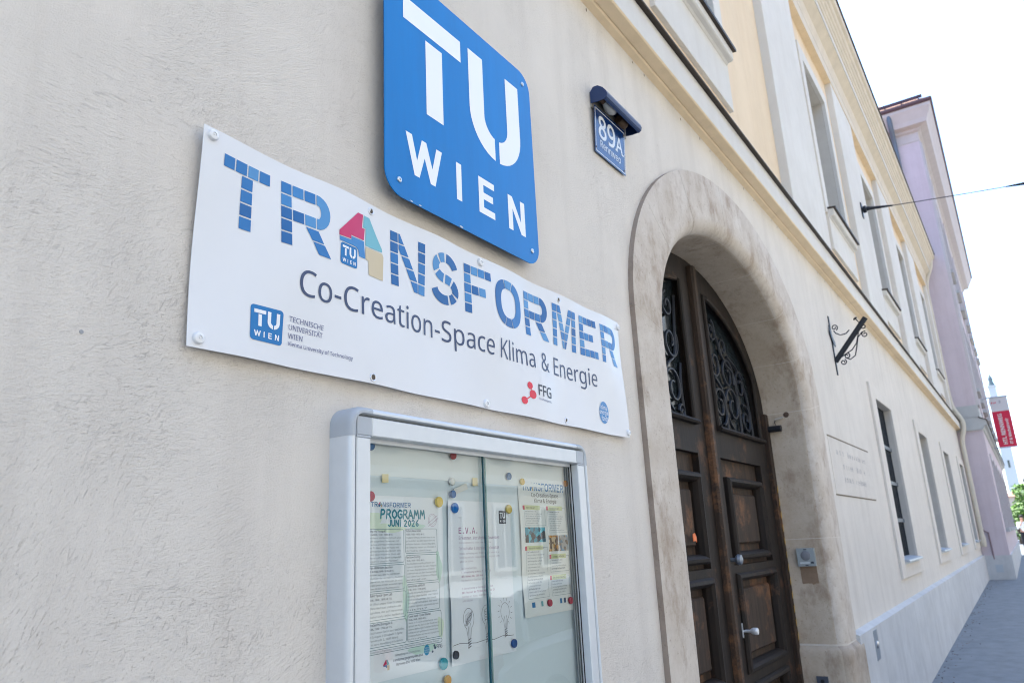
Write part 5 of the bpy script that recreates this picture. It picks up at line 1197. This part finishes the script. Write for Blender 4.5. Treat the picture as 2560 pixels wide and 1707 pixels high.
g = G(); v, f = text2d('htl', .02); x0 = min(p[0] for p in v); x1 = max(p[0] for p in v); g.add([(fw(-.82, 5.8) - .006, -.80 - (a - x0) * .20 / (x1 - x0), 5.80 + b * .12) for a, b in v], f); g.build('lettering', cr, rf)
g = G(); v, f = text2d('3', .02); x0 = min(p[0] for p in v); g.add([(fw(-1.0, 5.8) - .006, -1.02 - (a - x0) * .15, 5.80 + b * .17) for a, b in v], f); g.build('lettering', mat('flag_grey', (.22, .22, .26), .7), rf)

# ------------------------------------------------------------------ far end of the street
ct = thing('church_tower', 'slender white church tower with green copper spire far behind the red flag banner', 'tower', (150, .7, 0))
wt = mat('tower_white', (.60, .60, .61), .85, var=.06, vscale=.3); cop = mat('copper_green', (.15, .18, .19), .6)
def tbox(name, hw, z0, z1, m_, cy=.70): g = G(); g.box(150 - hw, 150 + hw, cy - hw, cy + hw, z0, z1); return g.build(name, m_, ct)
tbox('shaft', .80, -1, 21.6, wt); tbox('cornice', .95, 21.6, 22.2, wt); tbox('belfry', .55, 22.2, 24.6, wt); tbox('belfry_cornice', .66, 24.6, 24.85, wt)
g = G(); g.lathe([(.52, 0), (.50, .3), (.32, .7), (.38, 1.1), (.30, 1.5), (.12, 1.8), (.05, 2.1), (.03, 3.2)], (150, .70, 24.85), (0, 0, 1), 12); g.build('spire', cop, ct, smooth=True)
for z in (6, 11, 16): g = G(); g.box(149.15, 149.21, .55, .85, z, z + 1.2); g.build('window', pane_m, ct)
def far_house(name, lb, x, y0, y1, z1, ridge, m_, rm):
    t = thing(name, lb, 'building', (x, (y0 + y1) / 2, 0)); g = G(); g.box(x, x + 14, y0, y1, -1, z1); g.build('wall', m_, t)
    g = G(); ym = (y0 + y1) / 2; g.add([(x - .3, y0 - .4, z1), (x - .3, y1 + .4, z1), (x + 14, y1 + .4, z1), (x + 14, y0 - .4, z1), (x + 2, ym, ridge), (x + 12, ym, ridge)], [(0, 1, 4), (1, 2, 5, 4), (2, 3, 5), (3, 0, 4, 5), (0, 3, 2, 1)]); g.build('roof', rm, t)
    for zz in [1.6 + 3.2 * k for k in range(int(z1 / 3.2))]:
        yy = y0 + .8
        while yy < y1 - 1.2:
            g = G(); g.box(x - .05, x - .01, yy, yy + .9, zz, zz + 1.6); g.build('window', pane_m, t); yy += 2.0
far_house('far_house', 'pale house with dark grey roof at the far end of the street', 112, -9.5, -1.2, 7.2, 9.2, mat('far_beige', (.50, .48, .44), .9), mat('slate_roof', (.13, .15, .19), .8))
far_house('far_house', 'red roofed low house in front of the church tower', 95, -3.2, 1.4, 4.7, 5.6, mat('far_cream', (.55, .52, .47), .9), mat('red_roof', (.28, .13, .10), .85))
far_house('far_house', 'pink far house whose upper wall shows left of the church tower', 70, 1.0, 9, 13.2, 15.0, mat('far_pink', (.52, .30, .27), .9), tile)
leafm = [mat('leaf_light', (.13, .24, .03), .6), mat('leaf_mid', (.075, .16, .025), .6), mat('leaf_dark', (.035, .085, .02), .65)]
def tree(name, lb, x, y, zb, h, r, seed, cat='tree', n=2600, ls=.13):
    q = random.Random(seed); t = thing(name, lb, cat, (x, y, zb))
    g = G(); g.tube([(x, y, zb - .1), (x + .05, y + .03, zb + h * .3), (x, y, zb + h * .62)], [.14 * h / 5, .10 * h / 5, .05 * h / 5], 8)
    for k in range(7):
        a = q.uniform(0, 6.28); z0 = zb + h * q.uniform(.25, .5); g.tube([(x, y, z0), (x + r * .35 * math.cos(a), y + r * .35 * math.sin(a), z0 + h * .14), (x + r * .7 * math.cos(a), y + r * .7 * math.sin(a), z0 + h * .28)], [.05 * h / 5, .035 * h / 5, .015 * h / 5], 6)
    g.build('trunk', mat('bark', (.07, .05, .035), .9), t)
    cl = []
    for k in range(15):
        a, b = q.uniform(0, 6.28), q.uniform(-.75, 1); rr_ = r * q.uniform(.35, .85)
        cl.append((x + rr_ * math.cos(a) * math.sqrt(1 - b * b * .8), y + rr_ * math.sin(a) * math.sqrt(1 - b * b * .8), zb + h * .62 + b * h * .33, r * q.uniform(.22, .42)))
    g = G()
    for k in range(n):
        c = q.choice(cl); d = Vector((q.gauss(0, 1), q.gauss(0, 1), q.gauss(0, 1))).normalized() * c[3] * q.random() ** .4
        p = Vector(c[:3]) + d; u = Vector((q.gauss(0, 1), q.gauss(0, 1), q.gauss(0, .6))).normalized(); w_ = u.orthogonal().normalized(); s_ = ls * q.uniform(.6, 1.3)
        g.add([p - u * s_, p + w_ * s_ * .5, p + u * s_, p - w_ * s_ * .5], [(0, 1, 2, 3)], q.choices((0, 1, 2), (5, 3, 1))[0])
    g.build('crown', leafm, t, fix=False)
tree('street_tree', 'bright green leafy tree behind the pink house at the end of the street', 66, -.15, .5, 4.4, 1.5, 4)
tree('street_tree', 'darker green tree behind the walking person', 78, -1.9, .5, 4.2, 1.7, 9)
tree('street_shrub', 'low bright shrub beside the far pavement near the person', 58, .35, .5, 1.6, .8, 14, 'shrub', 1200, .09)

# ------------------------------------------------------------------ person in a white shirt
def skin_mesh(name, pts, edges, m_, parent, sub=2, root=0):
    me = bpy.data.meshes.new(name); me.from_pydata([p[:3] for p in pts], edges, []); ob = bpy.data.objects.new(name, me); col.objects.link(ob)
    md = ob.modifiers.new('skin', 'SKIN'); md.use_smooth_shade = True
    for v, p in zip(me.skin_vertices[0].data, pts): v.radius = (p[3], p[3])
    me.skin_vertices[0].data[root].use_root = True
    s_ = ob.modifiers.new('sub', 'SUBSURF'); s_.levels = s_.render_levels = sub
    me.materials.append(m_); ob.parent = parent; return ob
per = thing('person', 'person in a white shirt and dark trousers with a hand raised to the face', 'person', (45.5, -.72, .5))
# local frame: the figure faces the camera (-x), z up from the ground
body = [(0, 0, .95, .13), (0, 0, 1.15, .125), (0, 0, 1.35, .14), (0, 0, 1.46, .07), (-.01, 0, 1.52, .052), (-.015, 0, 1.60, .085), (-.01, 0, 1.70, .078),
        (0, .19, 1.40, .062), (-.06, .26, 1.13, .046), (-.24, .10, 1.30, .034), (-.20, .03, 1.47, .03),
        (0, -.19, 1.40, .062), (.0, -.25, 1.12, .046), (-.06, -.25, .88, .034), (-.08, -.25, .80, .03),
        (0, .10, .88, .095), (-.02, .11, .48, .065), (.02, .11, .10, .045), (-.10, .11, .04, .04),
        (0, -.10, .88, .095), (.05, -.11, .48, .065), (.10, -.11, .10, .045), (-.02, -.11, .04, .04)]
be = [(0, 1), (1, 2), (2, 3), (3, 4), (4, 5), (5, 6), (2, 7), (7, 8), (8, 9), (9, 10), (2, 11), (11, 12), (12, 13), (13, 14), (0, 15), (15, 16), (16, 17), (17, 18), (0, 19), (19, 20), (20, 21), (21, 22)]
skn = mat('skin', (.42, .24, .17), .55)
skin_mesh('body', body, be, skn, per)
sh = lambda ids, k: [(body[i][0], body[i][1], body[i][2], body[i][3] * k) for i in ids]
ids = [0, 1, 2, 3, 7, 8, 9, 11, 12, 13]; mp_ = {v: k for k, v in enumerate(ids)}
skin_mesh('shirt', sh(ids, 1.13), [(mp_[a], mp_[b]) for a, b in be if a in mp_ and b in mp_], mat('white_shirt', (.74, .76, .80), .8), per)
ids2 = [0, 15, 16, 17, 19, 20, 21]; mp2 = {v: k for k, v in enumerate(ids2)}
skin_mesh('trousers', sh(ids2, 1.14), [(mp2[a], mp2[b]) for a, b in be if a in mp2 and b in mp2], mat('dark_trousers', (.012, .013, .018), .8), per)
hr = mat('dark_hair', (.014, .010, .008), .6)
g = G(); g.lathe([(.005, .0), (.06, .004), (.092, .04), (.099, .09), (.094, .125), (.06, .14)], (.012, 0, 1.79), (.12, 0, -1), 16); h_ = g.build('hair', hr, None, smooth=True); h_.parent = per
for yy in (-.035, .035): g = G(); g.lathe([(.002, 0), (.010, .004), (.011, .01)], (-.104, yy, 1.655), (1, 0, 0), 10); o = g.build('eye', mat('eye_dark', (.02, .015, .012), .3), None, smooth=True); o.parent = per
g = G(); g.tube([(-.092, 0, 1.66), (-.118, 0, 1.615), (-.095, 0, 1.605)], [.008, .017, .010], 8); o = g.build('nose', skn, None, smooth=True); o.parent = per
g = G(); g.tube([(-.098, -.025, 1.572), (-.104, 0, 1.570), (-.098, .025, 1.572)], .007, 6); o = g.build('mouth', mat('lips', (.30, .11, .10), .5), None); o.parent = per
def hand_(base, d, up_):
    base, d, up_ = Vector(base), Vector(d).normalized(), Vector(up_).normalized(); sd = d.cross(up_)
    for k in range(4):
        o_ = base + sd * (.028 - .019 * k); L = (.075, .085, .08, .062)[k]; g = G(); g.tube([o_, o_ + d * L * .5 + up_ * .006, o_ + d * L * .85 + up_ * .026, o_ + d * L * .9 + up_ * .05], [.010, .009, .0085, .007], 6); o = g.build('finger', skn, None, smooth=True); o.parent = per
    g = G(); g.tube([base + sd * .02 - d * .02, base + sd * .05 + d * .01, base + sd * .055 + d * .04 + up_ * .015], [.012, .010, .008], 6); o = g.build('thumb', skn, None, smooth=True); o.parent = per
hand_((-.19, .02, 1.49), (.3, -.2, 1), (.8, 0, -.3)); hand_((-.085, -.25, .79), (-.1, 0, -1), (-1, 0, .1))

# ------------------------------------------------------------------ across the street, seen in the board's glass
op = thing('opposite_building', 'pale plastered town house with rows of windows across the street', 'building', (10, -16, 0))
cream = mat('opposite_plaster', (.50, .455, .385), .9, var=.1, vscale=.6)
g = G(); g.box(-60, 60, -24, -15.6, -1.2, 16.5); g.build('wall', cream, op); g = G(); g.box(-60, 60, -15.75, -15.2, 15.9, 16.5); g.build('cornice', WHITE(), op); g = G(); g.box(-60, 60, -15.66, -15.5, 4.2, 4.6); g.build('string_course', WHITE(), op)  # row stretched both ways and raised to cut low sky light on the portal
g = G(); g.add([(-60, -15.2, 16.5), (60, -15.2, 16.5), (60, -20, 20), (-60, -20, 20), (60, -24, 16.5), (-60, -24, 16.5)], [(0, 1, 2, 3), (3, 2, 4, 5), (0, 3, 5), (1, 4, 2)]); g.build('roof', tile, op)
for k in range(24):
    x = -18 + k * 3.2
    for z0, h in ((1.2, 2.2), (5.4, 2.4), (9.2, 2.4), (12.8, 2.2)):
        g = G(); g.box(x - .12, x, -15.6, -15.52, z0 - .1, z0 + h + .15); g.box(x + 1.2, x + 1.32, -15.6, -15.52, z0 - .1, z0 + h + .15); g.box(x, x + 1.2, -15.6, -15.52, z0 + h, z0 + h + .15); g.box(x, x + 1.2, -15.6, -15.50, z0 - .12, z0); w_ = g.build('window', WHITE(), op)
        g = G(); g.box(x, x + 1.2, -15.6, -15.58, z0, z0 + h); g.build('pane', pane_m, w_)
        g = G(); g.box(x + .56, x + .64, -15.58, -15.56, z0, z0 + h); g.build('mullion', WHITE(), w_)

# parked car at the kerb, mirrored in the notice board
car = thing('parked_car', 'white hatchback parked at the kerb, mirrored in the glass of the notice board', 'car', (7.9, -3.7, gz(7.9) - .13))
CX, CY, CZ = 7.9, -3.7, gz(7.9) - .13
cpaint = mat('car_white', (.74, .75, .76), .25, coat=.6); cgl = mat('car_glass', (.012, .016, .02), .05, spec=.8); crub = mat('tyre_rubber', (.015, .015, .016), .8)
# stations along the length: x, half width, bottom, shoulder height
sec = [(-2.10, .62, .42, .62), (-2.02, .80, .30, .78), (-1.6, .87, .24, .93), (-.8, .90, .22, .97), (.3, .90, .22, .96), (1.1, .89, .23, .93), (1.7, .85, .25, .84), (2.02, .76, .30, .70), (2.12, .60, .40, .58)]
g = G(); n = 10; v = []
for x, hw, zb, zs in sec:
    ring = [(-hw * .92, zb), (-hw, zb + .12), (-hw, (zb + zs) / 2), (-hw * .97, zs - .06), (-hw * .86, zs), (hw * .86, zs), (hw * .97, zs - .06), (hw, (zb + zs) / 2), (hw, zb + .12), (hw * .92, zb)]
    v += [(CX + x, CY + y, CZ + z) for y, z in ring]
g.add(v, [(a * n + k, a * n + (k + 1) % n, (a + 1) * n + (k + 1) % n, (a + 1) * n + k) for a in range(len(sec) - 1) for k in range(n)] + [tuple(range(n)), tuple((len(sec) - 1) * n + k for k in range(n))]); bd = g.build('body', cpaint, car, smooth=45)
cab = [(-1.95, .70, .93, .94), (-1.55, .70, 1.0, 1.34), (-1.0, .68, 1.0, 1.47), (-.2, .68, 1.0, 1.49), (.35, .69, .98, 1.40), (1.05, .74, .93, .95)]
g = G(); v = []; n = 6
for x, hw, zb, zt in cab: v += [(CX + x, CY + y, CZ + z) for y, z in ((-hw * 1.12, zb - .05), (-hw, zt - .08 if zt > 1.1 else zt - .005), (-hw * .85, zt), (hw * .85, zt), (hw, zt - .08 if zt > 1.1 else zt - .005), (hw * 1.12, zb - .05))]
g.add(v, [(a * n + k, a * n + k + 1, (a + 1) * n + k + 1, (a + 1) * n + k) for a in range(len(cab) - 1) for k in range(n - 1)], 0)
for i, p in enumerate(g.f):
    a, k = divmod(i, 5); g.m[i] = 1 if (k in (0, 4) or a in (0, 4)) and not (a == 0 and k == 2 and False) else 0
g.build('cabin', [cpaint, cgl], car, smooth=40)
for x in (-1.62, -.55, .40):
    for s_ in (-1, 1): g = G(); g.tube([(CX + x, CY + s_ * .79, CZ + .95), (CX + x - .02 * (x > 0) + .06, CY + s_ * .70, CZ + 1.40)], .03, 6); g.build('window_pillar', cpaint, car)
for x in (-1.30, 1.28):
    for s_ in (-1, 1):
        c0 = (CX + x, CY + s_ * .72, CZ + .31); ax = (0, s_, 0)
        g = G(); g.lathe([(.20, 0), (.30, .01), (.315, .04), (.315, .17), (.30, .2), (.21, .205)], c0, ax, 28); wh = g.build('wheel', crub, car, smooth=True)
        g = G(); g.lathe([(.20, .195), (.205, .21), (.18, .2), (.06, .19), (.03, .21)], c0, ax, 20); g.build('rim', ALU(), wh, smooth=True)
for s_ in (-1, 1):
    g = G(); g.box(CX + 1.92, CX + 2.06, CY + s_ * .50 - .13, CY + s_ * .50 + .13, CZ + .60, CZ + .72); g.build('headlight', mat('lamp_glass', (.6, .62, .65), .1), car)
    g = G(); g.box(CX - 2.06, CX - 1.94, CY + s_ * .66 - .08, CY + s_ * .66 + .08, CZ + .68, CZ + .88); g.build('tail_light', mat('tail_red', (.35, .01, .01), .2), car)
    g = G(); g.cbox(CX + .62, CX + .78, CY + s_ * .96 - .09, CY + s_ * .96 + .09, CZ + .94, CZ + 1.08, .02); g.build('mirror', cpaint, car)

# ------------------------------------------------------------------ grit along the foot of the wall
q = random.Random(8); g = G()
for k in range(150):
    x = q.uniform(6.9, 23); y = -.06 - abs(q.gauss(0, .10)) - .004; r_ = q.uniform(.004, .013); z = gz(x)
    n = 5; top = [(x + r_ * q.uniform(.6, 1.2) * math.cos(6.283 * i / n), y + r_ * q.uniform(.5, 1.2) * math.sin(6.283 * i / n), z + .001 + r_ * .35) for i in range(n)]
    g.add(top + [(p[0], p[1], z) for p in top], [tuple(range(n))] + [(i, n + i, n + (i + 1) % n, (i + 1) % n) for i in range(n)], q.choice((0, 0, 1)))
gr = g.build('grit', [mat('grit_dark', (.05, .045, .04), .95), mat('dry_leaf', (.16, .09, .04), .9)]); gr['kind'] = 'stuff'; gr['label'] = 'dark grit and dry leaf bits along the foot of the plinth'; gr['category'] = 'grit'
